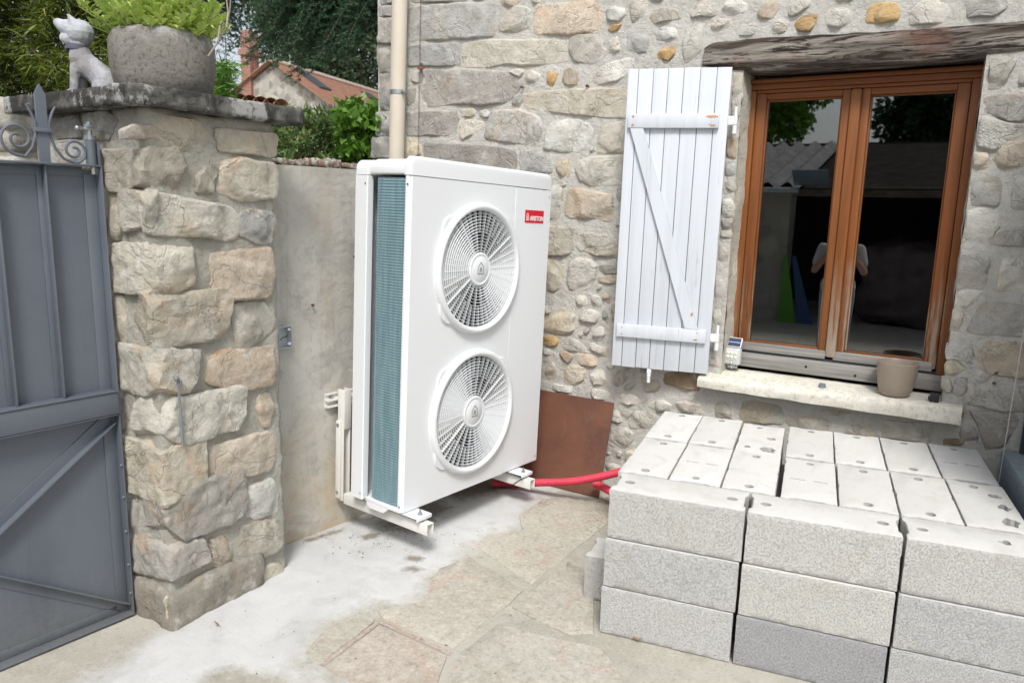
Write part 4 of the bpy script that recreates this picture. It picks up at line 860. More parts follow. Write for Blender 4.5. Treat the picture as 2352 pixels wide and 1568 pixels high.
# rusty sheet, conduits
TR, BR = on_y(1411, 925, -.03), on_z(1375, 1143, .004); TL = on_y(1243, 895, -.03); BL = BR + (TL-TR); ex = (TL-TR).normalized(); TL, BL = TL+ex*.12, BL+ex*.12
nn = (TR-BR).cross(TL-TR).normalized(); nn = nn if nn.y < 0 else -nn
rsb = B(); rsb.hexa([BR, TR, TL, BL, BR-nn*.004, TR-nn*.004, TL-nn*.004, BL-nn*.004]); rso = rsb.done('rusty_sheet', M['rust'], angle=30); tag(rso, 'rust brown steel sheet leaning against the stone wall', 'sheet')
def corrugated(name, path, r, label):
    P = [Vector(p) for p in path]; out = []; 
    for i in range(len(P)-1):
        p0 = P[max(0, i-1)]; p1, p2 = P[i], P[i+1]; p3 = P[min(len(P)-1, i+2)]
        for k in range(30):
            t_ = k/30; out.append(.5*((2*p1)+(p2-p0)*t_+(2*p0-5*p1+4*p2-p3)*t_*t_+(3*p1-p0-3*p2+p3)*t_**3))
    L = [0]
    for a, b in zip(out[:-1], out[1:]): L.append(L[-1]+(b-a).length)
    step = .0032; pts = []; rad = []; d = 0; j = 0; i = 0
    while d < L[-1]:
        while L[j+1] < d: j += 1
        pts.append(out[j].lerp(out[j+1], (d-L[j])/(L[j+1]-L[j]))); rad.append(r*(1.0 if i % 4 < 2 else .80)); d += step; i += 1
    o = B().tube(pts, rad, 16).done(name, M['conduit'], angle=None); o.data.polygons.foreach_set('use_smooth', [True]*len(o.data.polygons)); tag(o, label, 'conduit', 'red conduits'); return o
yc = lambda x, y, yy: on_y(x, y, yy)
corrugated('conduit', [on_z(1130, 1110, .03), on_z(1180, 1112, .03), yc(1235,1108,-.43), yc(1300,1106,-.42), yc(1360,1098,-.41), yc(1425,1083,-.40), yc(1500,1060,-.38)], .0225, 'long red corrugated conduit rising from under the heat pump')
corrugated('conduit', [yc(1366,1110,-.30), yc(1392,1122,-.33), yc(1440,1150,-.38), yc(1500,1175,-.40)], .0225, 'short lower red corrugated conduit end beside the blocks')
# blue grey veranda corner at the right edge
ver = empty('veranda', (.92, -.05, 0), 'blue grey painted plinth and dark metal post at the right edge', 'veranda'); ver.rotation_euler = (0, 0, R(7))
B().box((0, -1.2, 0), (.5, .04, .60), .012, 2).done('plinth', M['bluegrey'], ver, angle=40)
B().box((.085, -.02, .603), (.135, .03, 3.0), .003).box((.06, -.015, .603), (.086, .0, 3.0), .002).done('metal_post', M['darkmetal'], ver); B().box((.085, -1.2, .603), (.135, -.021, .64), .003).done('metal_rail', M['darkmetal'], ver)
B().box((.107, -1.2, .64), (.113, -.02, 2.6)).done('glazing', M['glass'], ver, angle=None)
a, b = on_y(2354, 745, -.10), on_y(2296, 1095, -.10); st = B().tube([a+(a-b)*1.5, a, b, Vector((b.x-.02, -.10, .02))], .0022, 6).done('string_line', M['wirewhite']); tag(st, 'thin white string hanging in front of the wall at right', 'string')

# ------------------------------------------------------------------ concrete blocks
def block_mesh(name, kind, seed):
    rs = random.Random(seed); L, W, H = .494, .197, .196
    # plan outline with recessed ends
    e = .009
    pl = [(0, 0), (L, 0), (L, .035), (L-e, .05), (L-e, W-.05), (L, W-.035), (L, W), (0, W), (0, W-.035), (e, W-.05), (e, .05), (0, .035)]
    P = []
    for i in range(len(pl)):
        a, b = Vector(pl[i]), Vector(pl[(i+1) % len(pl)]); k = max(1, int((b-a).length/.012))
        for q in range(k): P.append(a.lerp(b, q/k))
    bm = bmesh.new(); N = len(P); rings = []
    lev = [(0.0, .004), (.004, .0)] + [(z, 0.0) for z in np.linspace(.02, H-.02, 9)] + [(H-.005, .0), (H-.0012, .0015), (H, .0045)]
    cx, cy = L/2, W/2
    for z, ins in lev:
        ring = []
        for p in P:
            x = p.x + (ins if p.x < cx else -ins)*(1 if abs(p.x-cx) > cx-.02 else 0); y = p.y + (ins if p.y < cy else -ins)*(1 if abs(p.y-cy) > cy-.02 else 0)
            j = .0011*nz((x, y, z), 45, seed) + .0018*min(0, nz((x, y, z), 22, seed+3)+.15) + (.012*max(0, nz((x, y, z), 17, seed+9)-.38) if min(z, H-z) < .012 or (min(p.x, L-p.x) < .01 and min(p.y, W-p.y) < .01) else 0)
            ring.append(bm.verts.new((x + (j if p.x < cx else -j), y + (j if p.y < cy else -j), z + (.0008*nz((x, y, z), 60, seed) if 0 < z else 0))))
        rings.append(ring)
    for a, b in zip(rings[:-1], rings[1:]):
        for i in range(N): bm.faces.new((a[i], a[(i+1) % N], b[(i+1) % N], b[i]))
    bm.faces.new(rings[0][::-1]); bm.faces.new(rings[-1]); bmesh.ops.recalc_face_normals(bm, faces=bm.faces)
    me = bpy.data.meshes.new(name); bm.to_mesh(me); bm.free(); ob = bpy.data.objects.new('tmp', me); COL.objects.link(ob)
    cb = bmesh.new()
    def hole(x, y, r, dp=.1, n=14, jag=0.0):
        b_ = B(); b_.bm = cb; rr = random.Random(int(x*1000+y*777)+seed); prev = []
        b_.prism([(x+r*math.cos(2*math.pi*k/n)*(1+rr.uniform(-jag, jag)), y+r*.85*math.sin(2*math.pi*k/n)*(1+rr.uniform(-jag, jag))) for k in range(n)], H-dp, H+.05)
    def slot(x, y, l, w): 
        b_ = B(); b_.bm = cb; b_.prism([(x-w/2, y-l/2), (x+w/2, y-l/2), (x+w/2, y+l/2), (x-w/2, y+l/2)], H-.006, H+.05)
    if kind == 'two': hole(.055, W/2, .020, .17); hole(L-.055, W/2, .020, .17)
    if kind == 'slots': hole(.055, W/2, .018, .07); slot(L/2, W*.3, .055, .012); slot(L/2, W*.72, .055, .012)
    if kind == 'slots2': hole(L-.055, W/2, .018, .07); slot(L*.45, W*.3, .055, .012); slot(L*.45, W*.72, .055, .012)
    if kind == 'broken': hole(.44, W*.6, .018, .07, 14, .3); hole(.27, W*.28, .022, .12, 11, .35); hole(.10, W*.76, .018, .12, 9, .3); hole(.085, W*.30, .038, .10, 15, .3)
    if kind == 'torn': hole(.44, W*.55, .019, .07); hole(.36, W*.25, .020, .12, 11, .5); hole(.24, W*.22, .028, .12, 13, .5); hole(.10, W*.22, .036, .12, 13, .5)
    if kind == 'chip': hole(.055, W/2, .018, .07); hole(.30, W*.5, .02, .05, 11, .5)
    if kind != 'none':
        bmesh.ops.recalc_face_normals(cb, faces=cb.faces); cm = bpy.data.meshes.new('cut'); cb.to_mesh(cm); co = bpy.data.objects.new('cut', cm); COL.objects.link(co)
        md = ob.modifiers.new('b', 'BOOLEAN'); md.operation = 'DIFFERENCE'; md.object = co; md.solver = 'EXACT'
        dg = bpy.context.evaluated_depsgraph_get(); me2 = bpy.data.meshes.new_from_object(ob.evaluated_get(dg)); bpy.data.objects.remove(co)
    else: me2 = me
    bpy.data.objects.remove(ob); cb.free()
    me2.name = name; me2.materials.clear(); me2.materials.append(M['block'])
    me2.polygons.foreach_set('use_smooth', [True]*len(me2.polygons)); me2.set_sharp_from_angle(angle=R(45))
    return me2
BM = {k: block_mesh('concrete_block', k, i+1) for i, k in enumerate(('two', 'slots', 'slots2', 'broken', 'torn', 'chip', 'none'))}
BA = .1651; BO = Vector((-.3691, -1.5006, 0)); bu = Vector((math.cos(BA), math.sin(BA), 0)); bv = Vector((-math.sin(BA), math.cos(BA), 0))
ord_ = ['leftmost', 'second', 'third', 'fourth', 'fifth', 'sixth', 'rightmost']
def block(kind, u, v, z, along, label, col, jit=.0, flip=False):
    o = link(bpy.data.objects.new('concrete_block', BM[kind])); rr = random.Random(int(u*1000)+int(v*3000)+int(z*700))
    p = BO + bu*u + bv*v; ang = BA if along else BA + math.pi/2
    if not along: p = p + bu*.197                       # length runs away from the camera
    if flip: p = p + (bu*.494 + bv*.197 if along else bv*.494 - bu*.197); ang += math.pi
    o.location = (p.x, p.y, z); o.rotation_euler = (0, 0, ang + rr.uniform(-jit, jit))
    f = rr.uniform(.95, 1.04); o.color = (col[0]*f, col[1]*f, col[2]*f, 1)
    tag(o, label, 'concrete block', 'concrete blocks piled under the window'); return o
CB, CD, CL = (.60, .595, .57), (.41, .413, .425), (.63, .625, .60)
fr = ['front row, left end', 'front row, middle', 'front row, right end']
lay = ['bottom layer', 'middle layer', 'top layer']
for l in range(3):
    for i in range(3):
        k = ('two' if i < 2 else 'chip') if l == 2 else 'none'
        c_ = CD if (l == 0 and i == 1) else (((.56,.56,.545) if i == 0 else ((.58,.575,.545) if i == 1 else (.51,.51,.505))) if l < 2 else CB)
        du = [0, .503, 1.008][i] + [-.012, -.006, .0][l] * (1 if i == 0 else .6)
        nm = f"{'dark grey damp' if (l == 0 and i == 1) else 'pale grey'} concrete block in the {lay[l]} of the {fr[i]}"
        block(k, du, .0 + [.0, -.002, .002][l], .001 + l*.2, True, nm, c_, .004)
kb = [['two', 'slots', 'two', 'slots2', 'two', 'two', 'torn'], ['two', 'two', 'broken', 'two', 'two', 'two', 'slots2']]
for r in range(2):
    for i in range(7):
        u = i*.2025 - .018 + (.014 if i > 2 else 0) + (-.004 if r else 0); v = .207 + r*.508
        dz = -.012 if (r == 1 and i == 2) else 0
        col = CL if i < 5 else CB
        if r == 1 and i == 6: col = (.50, .505, .50)
        block(kb[r][i], u, v, .401+dz, False, f"{'broken' if kb[r][i] in ('broken', 'torn') else 'pale'} concrete block, {ord_[i]} of the {'middle' if r == 0 else 'back'} row on top of the pile", col, .004)
for l in range(2):                                       # blocks under them whose ends show on the left and back
    for r in range(2):
        for i in (0, 6):
            if l == 0 and r == 0 and i == 0: continue
            block('none', i*.2025 - .02, .21 + r*.508, .001 + l*.2, False, f"concrete block in the {lay[l]} at the pile's {'left' if i == 0 else 'right'} side, {'middle' if r == 0 else 'back'} row", CB, .003)
    for i in range(1, 6): block('none', i*.2025 - .01, .718, .001 + l*.2, False, f"concrete block in the {lay[l]} of the back row, {ord_[i]} from the left", CB, .003)
p = on_z(1340, 1372, 0); q = p - BO; block('none', q.dot(bu), q.dot(bv), .001, True, 'concrete block on the ground sticking out of the pile on its left side', CB)

# ------------------------------------------------------------------ heat pump
AX = Vector((.087, .996, -.0297)).normalized(); AY = Vector((-.996, .087, .0108)); AY = (AY-AX*AX.dot(AY)).normalized(); AZ = AX.cross(AY)
AO = Vector((-1.4174, -1.4656, .2261)); am = Matrix((AX, AY, AZ)).transposed().to_4x4(); am.translation = AO
hp = empty('heat_pump', label='white two-fan heat pump unit hung on the boundary wall', cat='heat pump', mat=am)
AW, AH, AD = 1.097, 1.538, .336; SEAM = .768
FC = [(.486, 1.122), (.486, .402)]; RO = .283
def plate_with_holes(x0, x1, z0, z1, holes, y, th, bevl):
    """front sheet with round openings"""
    bm = bmesh.new(); N = 72
    me = bpy.data.meshes.new('tmp'); b_ = B(); b_.box((x0, y, z0), (x1, y+th, z1)); b_.bm.to_mesh(me); b_.bm.free(); ob = bpy.data.objects.new('tmp', me); COL.objects.link(ob)
    cbm = B()
    for cx, cz in holes: cbm.cyl((cx, y-.1, cz), (cx, y+th+.1, cz), RO+.002, n=N)
    cm = bpy.data.meshes.new('cut'); cbm.bm.to_mesh(cm); cbm.bm.free(); co = bpy.data.objects.new('cut', cm); COL.objects.link(co)
    md = ob.modifiers.new('b', 'BOOLEAN'); md.object = co; md.operation = 'DIFFERENCE'; md.solver = 'EXACT'
    dg = bpy.context.evaluated_depsgraph_get(); m2 = bpy.data.meshes.new_from_object(ob.evaluated_get(dg)); bpy.data.objects.remove(ob); bpy.data.objects.remove(co); return m2
fm = plate_with_holes(.030, SEAM-.0012, .0, AH-.0015, FC, .0, .012, 0); fm.materials.clear(); fm.materials.append(M['acwhite']); link(bpy.data.objects.new('front_panel', fm), hp)
# left chamfer column wraps round the corner, right service panel folds back
B().prism([(.0300, .0), (.0300, .012), (.020, .026), (-.004, .026), (-.004, .016), (.012, .0)], 0, AH-.0015).done('corner_column', M['acwhite'], hp, angle=20)
B().box((SEAM+.0012, .0, .0), (AW, AD, AH-.0015), .004, 2).done('service_panel', M['acwhite'], hp, angle=20)
# lid: front nose, rear rim and lower bar over the coil
def rrect(x0, x1, z0, z1, r, n=7):
    P = []
    for cx, cz, a0 in ((x1-r, z0+.001, None), (x1-r, z1-r, 0), (x0+r, z1-r, 90), (x0+r, z0+.001, None)):
        if a0 is None: P.append((x1 if cx > (x0+x1)/2 else x0, z0)); continue
        for k in range(n+1): a = R(a0 + 90*k/n); P.append((cx+r*math.cos(a), cz+r*math.sin(a)))
    return P
def lidpart(name, x0, x1, y0, y1, z0, z1, r, bev):
    b_ = B(); b_.prism(rrect(x0, x1, z0, z1, r), y0, y1, lambda a, b, c: Vector((a, c, b)))
    bmesh.ops.recalc_face_normals(b_.bm, faces=b_.bm.faces)
    es = [e for e in b_.bm.edges if abs(e.verts[0].co.y-e.verts[1].co.y) < 1e-6 and not (e.verts[0].co.z < z0+1e-4 and e.verts[1].co.z < z0+1e-4) and (abs(e.verts[0].co.y-y0) < 1e-6)]
    bmesh.ops.bevel(b_.bm, geom=es, offset=bev, segments=4, affect='EDGES', profile=.5); return b_.done(name, M['acwhite'], hp, angle=30)
lidpart('lid_front', -.004, AW+.002, -.002, .034, AH+.001, 1.622, .042, .016)
lidpart('lid_rear', -.004, AW+.002, .262, AD+.004, AH+.001, 1.606, .042, .004)
lidpart('lid_top', .030, AW, .0345, .2615, AH+.001, 1.612, .03, .002)
B().box((.004, .0345, AH+.001), (.03, .2615, AH+.046), .012, 4).done('lid_side_bar', M['acwhite'], hp, angle=40)
# rear left post, bottom tray
B().prism([(-.004, .262), (.028, .262), (.028, .274), (.010, .280), (.010, .303), (-.004, .306), (-.004, AD), (.05, AD), (.05, AD+.004), (-.008, AD+.004), (-.008, .266)][::-1], .0, AH-.0015).done('rear_post', M['acwhite'], hp, angle=20)
B().box((.02, AD-.012, .0), (AW, AD, AH)).done('rear_panel', M['acwhite'], hp, angle=None)
tr = B(); tr.box((-.002, .0265, -.004), (.03, .245, .018), .004); tr.prism([(.09, -.004), (.235, -.004), (.215, -.03), (.12, -.03)], -.003, .02, lambda a, b, c: Vector((c, a, b))); tr.box((.03, .013, -.004), (AW-.002, AD-.013, .008)); tr.done('bottom_tray', M['acwhite'], hp, angle=35)
# coil: fin pack with ridges, bent round the back corner
path = [(.010, .014), (.008, .08), (.008, .165), (.010, .200), (.018, .220), (.034, .231), (.06, .235), (.3, .235)]
cv = []; cf = []; nr_ = 118; np_ = len(path)
for k in range(nr_*2+1):
    z = .02 + (AH-.03)*k/(nr_*2); o_ = .0 if k % 2 else -.0024
    for x_, y_ in path: cv.append((x_ + o_*(1 if y_ < .2 else .4), y_ - (o_ if y_ > .19 else 0), z))
for k in range(nr_*2):
    for i in range(np_-1): cf.append((k*np_+i, k*np_+i+1, (k+1)*np_+i+1, (k+1)*np_+i))
mesh_obj('coil', cv, cf, M['coil'], hp)
B().box((.045, .04, .03), (AW-.02, .20, AH-.02)).done('inner_box', M['black'], hp, angle=None) if False else None
ib = B()
for cx, cz in FC: ib.lathe([(RO+.006, .012), (RO+.004, .02), (RO, .17), (0, .172)], 48, Matrix.Translation((cx, 0, cz)) @ Matrix.Rotation(R(-90), 4, 'X'))
ib.done('fan_shroud', M['black'], hp, angle=60)
def fan_grille(cx, cz):
    g = bpy.data.objects.new('fan_grille', None); link(g, hp); g.location = (cx, 0, cz); g.rotation_euler = (R(90), 0, 0)    # local z = out of the panel
    pl = B(); hw, hh, r_ = .285, .262, .045; P = []
    for sx, sy, a0 in ((1, 1, 0), (-1, 1, 90), (-1, -1, 180), (1, -1, 270)):
        for k in range(6): a = R(a0+90*k/5); P.append((sx*(hw-r_)+r_*math.cos(a), sy*(hh-r_)+r_*math.sin(a)))
    N = 120; P = []
    for k in range(N):
        a = 2*math.pi*k/N; ca, sa_ = abs(math.cos(a)), abs(math.sin(a)); r_o = ((ca/hw)**7 + (sa_/hh)**7)**(-1/7); r_o = max(r_o, .3035); P.append((r_o*math.cos(a), r_o*math.sin(a)))
    lo = [pl.bm.verts.new((a, b, .0005)) for a, b in P]; hi = [pl.bm.verts.new((a*.985, b*.985, .010)) for a, b in P]
    inn = [pl.bm.verts.new((.292*math.cos(math.atan2(b, a)), .292*math.sin(math.atan2(b, a)), .010)) for a, b in P]
    for i in range(N): pl.bm.faces.new((lo[i], lo[(i+1) % N], hi[(i+1) % N], hi[i])); pl.bm.faces.new((hi[i], hi[(i+1) % N], inn[(i+1) % N], inn[i]))
    pl.done('mounting_plate', M['acplastic'], g, angle=40)
    for sx in (-1, 1):
        for sy in (-1, 1): B().lathe([(.0115, .0102), (.0115, .0112), (.009, .0112), (.009, .0102)], 16, Matrix.Translation((sx*.245, sy*.222, 0))).done('screw_cap', M['acplastic'], g)
    B().lathe([(.322, .0), (.320, .016), (.313, .026), (.302, .030), (.293, .027), (.287, .018), (RO, .0), (RO, -.02)], 96).done('outer_ring', M['acplastic'], g, angle=50)
    rg = B(); nring = 13; r0 = .088; dep = .011
    for k in range(nring):
        r = r0 + (RO-r0)*(k+.2)/nring; w = .0016; z1 = .0165 - .004*(1-k/nring)
        rg.lathe([(r-w*.6, z1-dep), (r-w*.5, z1-.001), (r, z1), (r+w*.5, z1-.001), (r+w*.6, z1-dep), (r-w*.6, z1-dep)], 84)
    rg.done('grille_rings', M['acplastic'], g, angle=60)
    sp = B(); ns = 44
    for k in range(ns):
        a = 2*math.pi*k/ns + .03; big = (k % 11 == 4); ra = .07 if k % 2 == 0 or big else .18; w = .0026 if big else .0010
        d = Vector((math.cos(a), math.sin(a), 0)); n2 = Vector((-d.y, d.x, 0))
        zt = .0155 if big else .0125; sp.hexa([d*ra-n2*w+Vector((0,0,-.004)), d*ra+n2*w+Vector((0,0,-.004)), d*ra+n2*w+Vector((0,0,zt-.004)), d*ra-n2*w+Vector((0,0,zt-.004)), d*RO-n2*w+Vector((0,0,-.004)), d*RO+n2*w+Vector((0,0,-.004)), d*RO+n2*w+Vector((0,0,zt)), d*RO-n2*w+Vector((0,0,zt))])
    sp.done('grille_spokes', M['acplastic'], g, angle=30)
    B().lathe([(.083, -.004), (.082, .012), (.076, .0165), (.068, .0165), (.065, .0145), (.062, .0165), (.0, .0172)], 56).done('hub_cap', M['acplastic'], g, angle=35)
    def house_out(s): return [(-.6*s, -.62*s), (.6*s, -.62*s), (.6*s, .28*s), (0, .95*s), (-.6*s, .28*s)]
    lg = B(); o1, o2 = house_out(.040), house_out(.0305); o2 = [(a, b+.001) for a, b in o2]
    v1 = [lg.bm.verts.new((a, b, .0178)) for a, b in o1]; v2 = [lg.bm.verts.new((a, b, .0178)) for a, b in o2]
    for i in range(5): lg.bm.faces.new((v1[i], v1[(i+1) % 5], v2[(i+1) % 5], v2[i]))
    h3 = [(-.010, -.0125), (.010, -.0125), (.010, .004), (0, .0145), (-.010, .004)]; lg.bm.faces.new([lg.bm.verts.new((a, b, .0178)) for a, b in h3])
    lg.done('hub_emblem', M['logo'], g, angle=None)
    fb_ = B()
    for k in range(3):
        for j in range(10):
            for i in range(6):
                pass
    rings = []
    for k in range(3):
        grid = []
        for j in range(9):
            r = .06 + .205*j/8; row = []
            for i in range(8):
                a = 2*math.pi*k/3 + R(-38 + 76*i/7) + .25*j/8; row.append(fb_.bm.verts.new((r*math.cos(a), r*math.sin(a), -.06 - .05*(i/7-.5))))
            grid.append(row)
        for j in range(8):
            for i in range(7): fb_.bm.faces.new((grid[j][i], grid[j+1][i], grid[j+1][i+1], grid[j][i+1]))
    fb_.cyl((0, 0, -.12), (0, 0, -.03), .065, n=32); fb_.done('fan_blades', M['blade'], g, angle=50)
for c_ in FC: fan_grille(*c_)
# badge
bw, bh, bx0, bz0 = .171, .066, .858, 1.358
B().box((bx0, -.0022, bz0), (bx0+bw, -.0005, bz0+bh)).done('badge', M['red'], hp, angle=None)
tc_ = bpy.data.curves.new('txt', 'FONT'); tc_.body = 'ARISTON'; tc_.size = .032; tc_.extrude = .0002; tc_.offset = .0009; to = bpy.data.objects.new('txt', tc_); COL.objects.link(to)
dg = bpy.context.evaluated_depsgraph_get(); tm = bpy.data.meshes.new_from_object(to.evaluated_get(dg)); bpy.data.objects.remove(to)
xs_ = [v.co.x for v in tm.vertices]; ys_ = [v.co.y for v in tm.vertices]; sx = .125/(max(xs_)-min(xs_)); sy = .0255/(max(ys_)-min(ys_)); mx0, my0 = min(xs_), min(ys_)
for v in tm.vertices: v.co = Vector((bx0+.041+(v.co.x-mx0)*sx, -.0032+v.co.z, bz0+.011+(v.co.y-my0)*sy))
tm.materials.clear(); tm.materials.append(M['print']); link(bpy.data.objects.new('badge_lettering', tm), hp)
lg = B(); s_ = .019; oo = [(-.6, -.9), (.6, -.9), (.6, .35), (0, 1.25), (-.6, .35)]; cx, cz = bx0+.0205, bz0+.029
v1 = [lg.bm.verts.new((cx+a*s_, -.003, cz+b*s_)) for a, b in oo]; v2 = [lg.bm.verts.new((cx+a*s_*.66, -.003, cz+b*s_*.70)) for a, b in oo]
for i in range(5): lg.bm.faces.new((v1[i], v1[(i+1) % 5], v2[(i+1) % 5], v2[i]))
lg.bm.faces.new([lg.bm.verts.new((cx+a*s_*.32, -.003, cz+b*s_*.36-.002)) for a, b in oo]); lg.done('badge_emblem', M['print'], hp, angle=None)
for u_ in (.062, .885):                                     # feet that stick out in front
    ft = B(); ft.box((u_-.05, -.085, -.012), (u_+.05, .05, -.005), .003); ft.box((u_-.05, -.088, -.024), (u_+.05, -.08, -.005), .003); ft.done('mounting_foot', M['acwhite'], hp, angle=35)
for x_, y_, z_ in ((-.0085, .275, 1.50), (-.0085, .275, .03), (-.0045, .013, .03), (-.0045, .013, 1.50)): B().cyl((x_-.002, y_, z_), (x_+.001, y_, z_), .0045, n=10).done('screw', M['zinc'], hp)
for z_ in (.03, 1.50): B().cyl((AW-.02, -.0018, z_), (AW-.02, .001, z_), .0045, n=10).done('screw', M['zinc'], hp)
# wall bracket
wb = empty('wall_bracket', label='cream steel wall bracket carrying the heat pump', cat='bracket', mat=am.copy())
dW = Vector((math.sin(.13), math.cos(.13), 0)); nW = Vector((math.cos(.13), -math.sin(.13), 0)); W0 = Vector((-1.982, -1.684, 0)); inv = am.inverted()
def wl(s, off, z): return inv @ (W0 + dW*s + nW*off + Vector((0, 0, z)))
rl = B()
for z0, z1, o0, o1 in ((.632, .708, .002, .006), (.700, .708, .006, .014), (.672, .680, .006, .032), (.640, .648, .006, .032)):
    rl.hexa([wl(.262, o0, z0), wl(.262, o1, z0), wl(.262, o1, z1), wl(.262, o0, z1), wl(1.5, o0, z0), wl(1.5, o1, z0), wl(1.5, o1, z1), wl(1.5, o0, z1)])
rl.done('wall_rail', M['bracket'], wb, angle=30)
c_ = wl(.30, .008, .689); B().cyl(wl(.30, .006, .689), wl(.30, .009, .689), .014, n=18).cyl(wl(.30, .009, .689), wl(.30, .018, .689), .009, n=6).done('rail_bolt', M['zinc'], wb)
for u_ in (.062, .885):
    vb = .46; b_ = B()
    b_.box((u_-.022, vb-.006, -.075), (u_-.018, vb+.04, .50), .001); b_.box((u_+.018, vb-.006, -.075), (u_+.022, vb+.04, .50), .001); b_.box((u_-.022, vb-.010, .30), (u_+.022, vb-.0062, .50), .001); b_.box((u_-.034, vb+.008, -.06), (u_-.0225, vb+.04, .34), .002)
    b_.done('upright', M['bracket'], wb, angle=30)
    b_ = B(); b_.box((u_-.022, -.125, -.036), (u_+.022, vb-.011, -.033)); b_.box((u_-.0222, -.125, -.085), (u_-.019, vb-.011, -.0335), .001); b_.box((u_+.019, -.125, -.085), (u_+.0222, vb-.011, -.0335), .001); b_.done('arm', M['bracket'], wb, angle=30)
    B().cyl((u_, -.058, -.0325), (u_, -.058, -.0125), .021, n=24).done('rubber_damper', M['rubber'], wb)
    B().cyl((u_, -.058, -.0045), (u_, -.058, -.0025), .013, n=18).cyl((u_, -.058, -.0025), (u_, -.058, .006), .0095, n=6).cyl((u_, -.058, .006), (u_, -.058, .02), .0045, n=10).done('damper_bolt', M['zinc'], wb)
    for z_ in (.32, -.03): B().cyl((u_-.037, vb+.024, z_), (u_-.0345, vb+.024, z_), .009, n=14).cyl((u_-.041, vb+.024, z_), (u_-.037, vb+.024, z_), .006, n=6).done('bracket_bolt', M['zinc'], wb)
B().tube([inv @ on_z(1150,1118,.02), inv @ on_z(1178,1113,.12), inv @ on_z(1200,1098,.22)], .003, 6).done('sensor_wire', M['rubber'], wb)

# ------------------------------------------------------------------ gate pillar
def rough_box(lo, hi, res, amp, seed, rnd=.02, sc=9, facets=0):
    lo, hi = Vector(lo), Vector(hi); d = hi-lo; bm = bmesh.new(); rq = random.Random(int(seed*131)); pls = []
    for _ in range(facets):
        n_ = Vector((rq.gauss(0,1), rq.gauss(0,1), rq.gauss(0,1))).normalized(); pls.append((n_, sum(abs(n_[i])*d[i]/2 for i in range(3))*rq.uniform(.72, .93)))
    n = [max(2, int(d[i]/res)) for i in range(3)]; key = {}
    def vtx(i, j, k):
        if (i, j, k) not in key:
            p = Vector((lo.x+d.x*i/n[0], lo.y+d.y*j/n[1], lo.z+d.z*k/n[2])); c = (lo+hi)/2
            q = Vector([max(lo[a]+rnd, min(hi[a]-rnd, p[a])) for a in range(3)]); e = p-q
            if e.length > 1e-9: p = q + e.normalized()*min(e.length, rnd)
            nn_ = e.normalized() if e.length > 1e-9 else Vector((0,0,0))
            for pn, po in pls:
                ee = (p-c).dot(pn)-po
                if ee > 0: p = p - pn*ee
            p = p + nn_*(amp*fb(p, sc, seed, 3) + amp*.5*fb(p, sc*3.3, seed+7, 2)); key[(i, j, k)] = bm.verts.new(p)
        return key[(i, j, k)]
    for a in range(3):
        b, c = (a+1) % 3, (a+2) % 3
        for side in (0, n[a]):
            for i in range(n[b]):
                for j in range(n[c]):
                    q = []
                    for di, dj in ((0,0),(1,0),(1,1),(0,1)):
                        t_ = [0,0,0]; t_[a] = side; t_[b] = i+di; t_[c] = j+dj; q.append(vtx(*t_))
                    bm.faces.new(q)
    return bm
pil = empty('gate_pillar', (0,0,0), 'stone gate pillar with a lichened coping slab', 'pillar')
PX, PY0, PY1, PL = -1.79, -2.395, -1.825, -2.50
bm_obj('mortar_core', rough_box((PL, PY0, -.02), (PX, PY1, 1.955), .022, .010, 4, .012, 7), M['mortar_pillar'], pil, True)
PILLAR_STONES = """
Pg 870,940 960,900 1110,905 1120,990 1000,1000 880,1000
Pm1.1 1140,830 1400,870 1480,950 1440,1050 1300,1080 1200,1050 1130,960
Pm 1570,930 1800,950 1985,970 1975,1130 1800,1110 1590,1080
Qm1.2 1420,370 1480,290 1590,290 1580,350 1520,390 1530,490 1420,480
Qm1.2 1600,280 1750,250 1975,290 1985,510 1800,545 1690,530 1580,470
Qb1.5 1075,490 1150,500 1400,550 1640,590 1720,680 1690,800 1600,830 1500,800 1200,790 1080,770
Qk1.2 1740,640 1820,610 1960,640 1980,700 1950,840 1850,850 1740,790
Qp1.2 1540,940 1940,900 1955,1060 1940,1230 1660,1250 1560,1230 1540,1080
Qb1.2 1690,1300 1900,1290 1975,1400 1960,1480 1760,1630 1710,1590 1680,1420
Tp1.1 1510,240 1600,190 1955,160 1965,300 1940,430 1720,465 1620,450 1500,400
Tp 1860,510 1940,490 1965,580 1940,720 1890,720 1850,600
Tp1.1 1540,880 1700,830 1945,775 1970,900 1945,1040 1700,1100 1570,1110 1530,1020
Tw1.2 1780,1170 1960,1115 1995,1200 1995,1340 1850,1390 1780,1360
Vb1.2 1740,440 1960,390 2010,440 2015,560 1980,630 1800,680 1740,640
Vp1.2 1520,540 1600,510 1670,570 1665,680 1590,750 1520,700
Vm.8 1250,925 1600,830 1975,705 2015,760 2020,800 1800,880 1270,1085
"""
rs = random.Random(5); PXd, PYd, PN = Vector((0,1,0)), Vector((0,0,1)), Vector((1,0,0))
def pil_stone(k, th, P, n_, ax, i):
    sz = max((p-q).length for p in P for q in P); cen, v_, f_ = stone_mesh(P, n_, ax, PYd, (.011+.022*min(.35, sz))*th, 400+i, 48, 1.2, 1.12)
    o = mesh_obj('stone', v_, f_, M['quoin'], pil, True); o.data.set_sharp_from_angle(angle=R(35)); o.location = cen; o.color = jcol(k, rs)
for i, (k, th, pts) in enumerate(parse(PILLAR_STONES)): pil_stone(k, th, [on_x(x, y, PX+.004) for x, y in pts], PN, PXd, i)
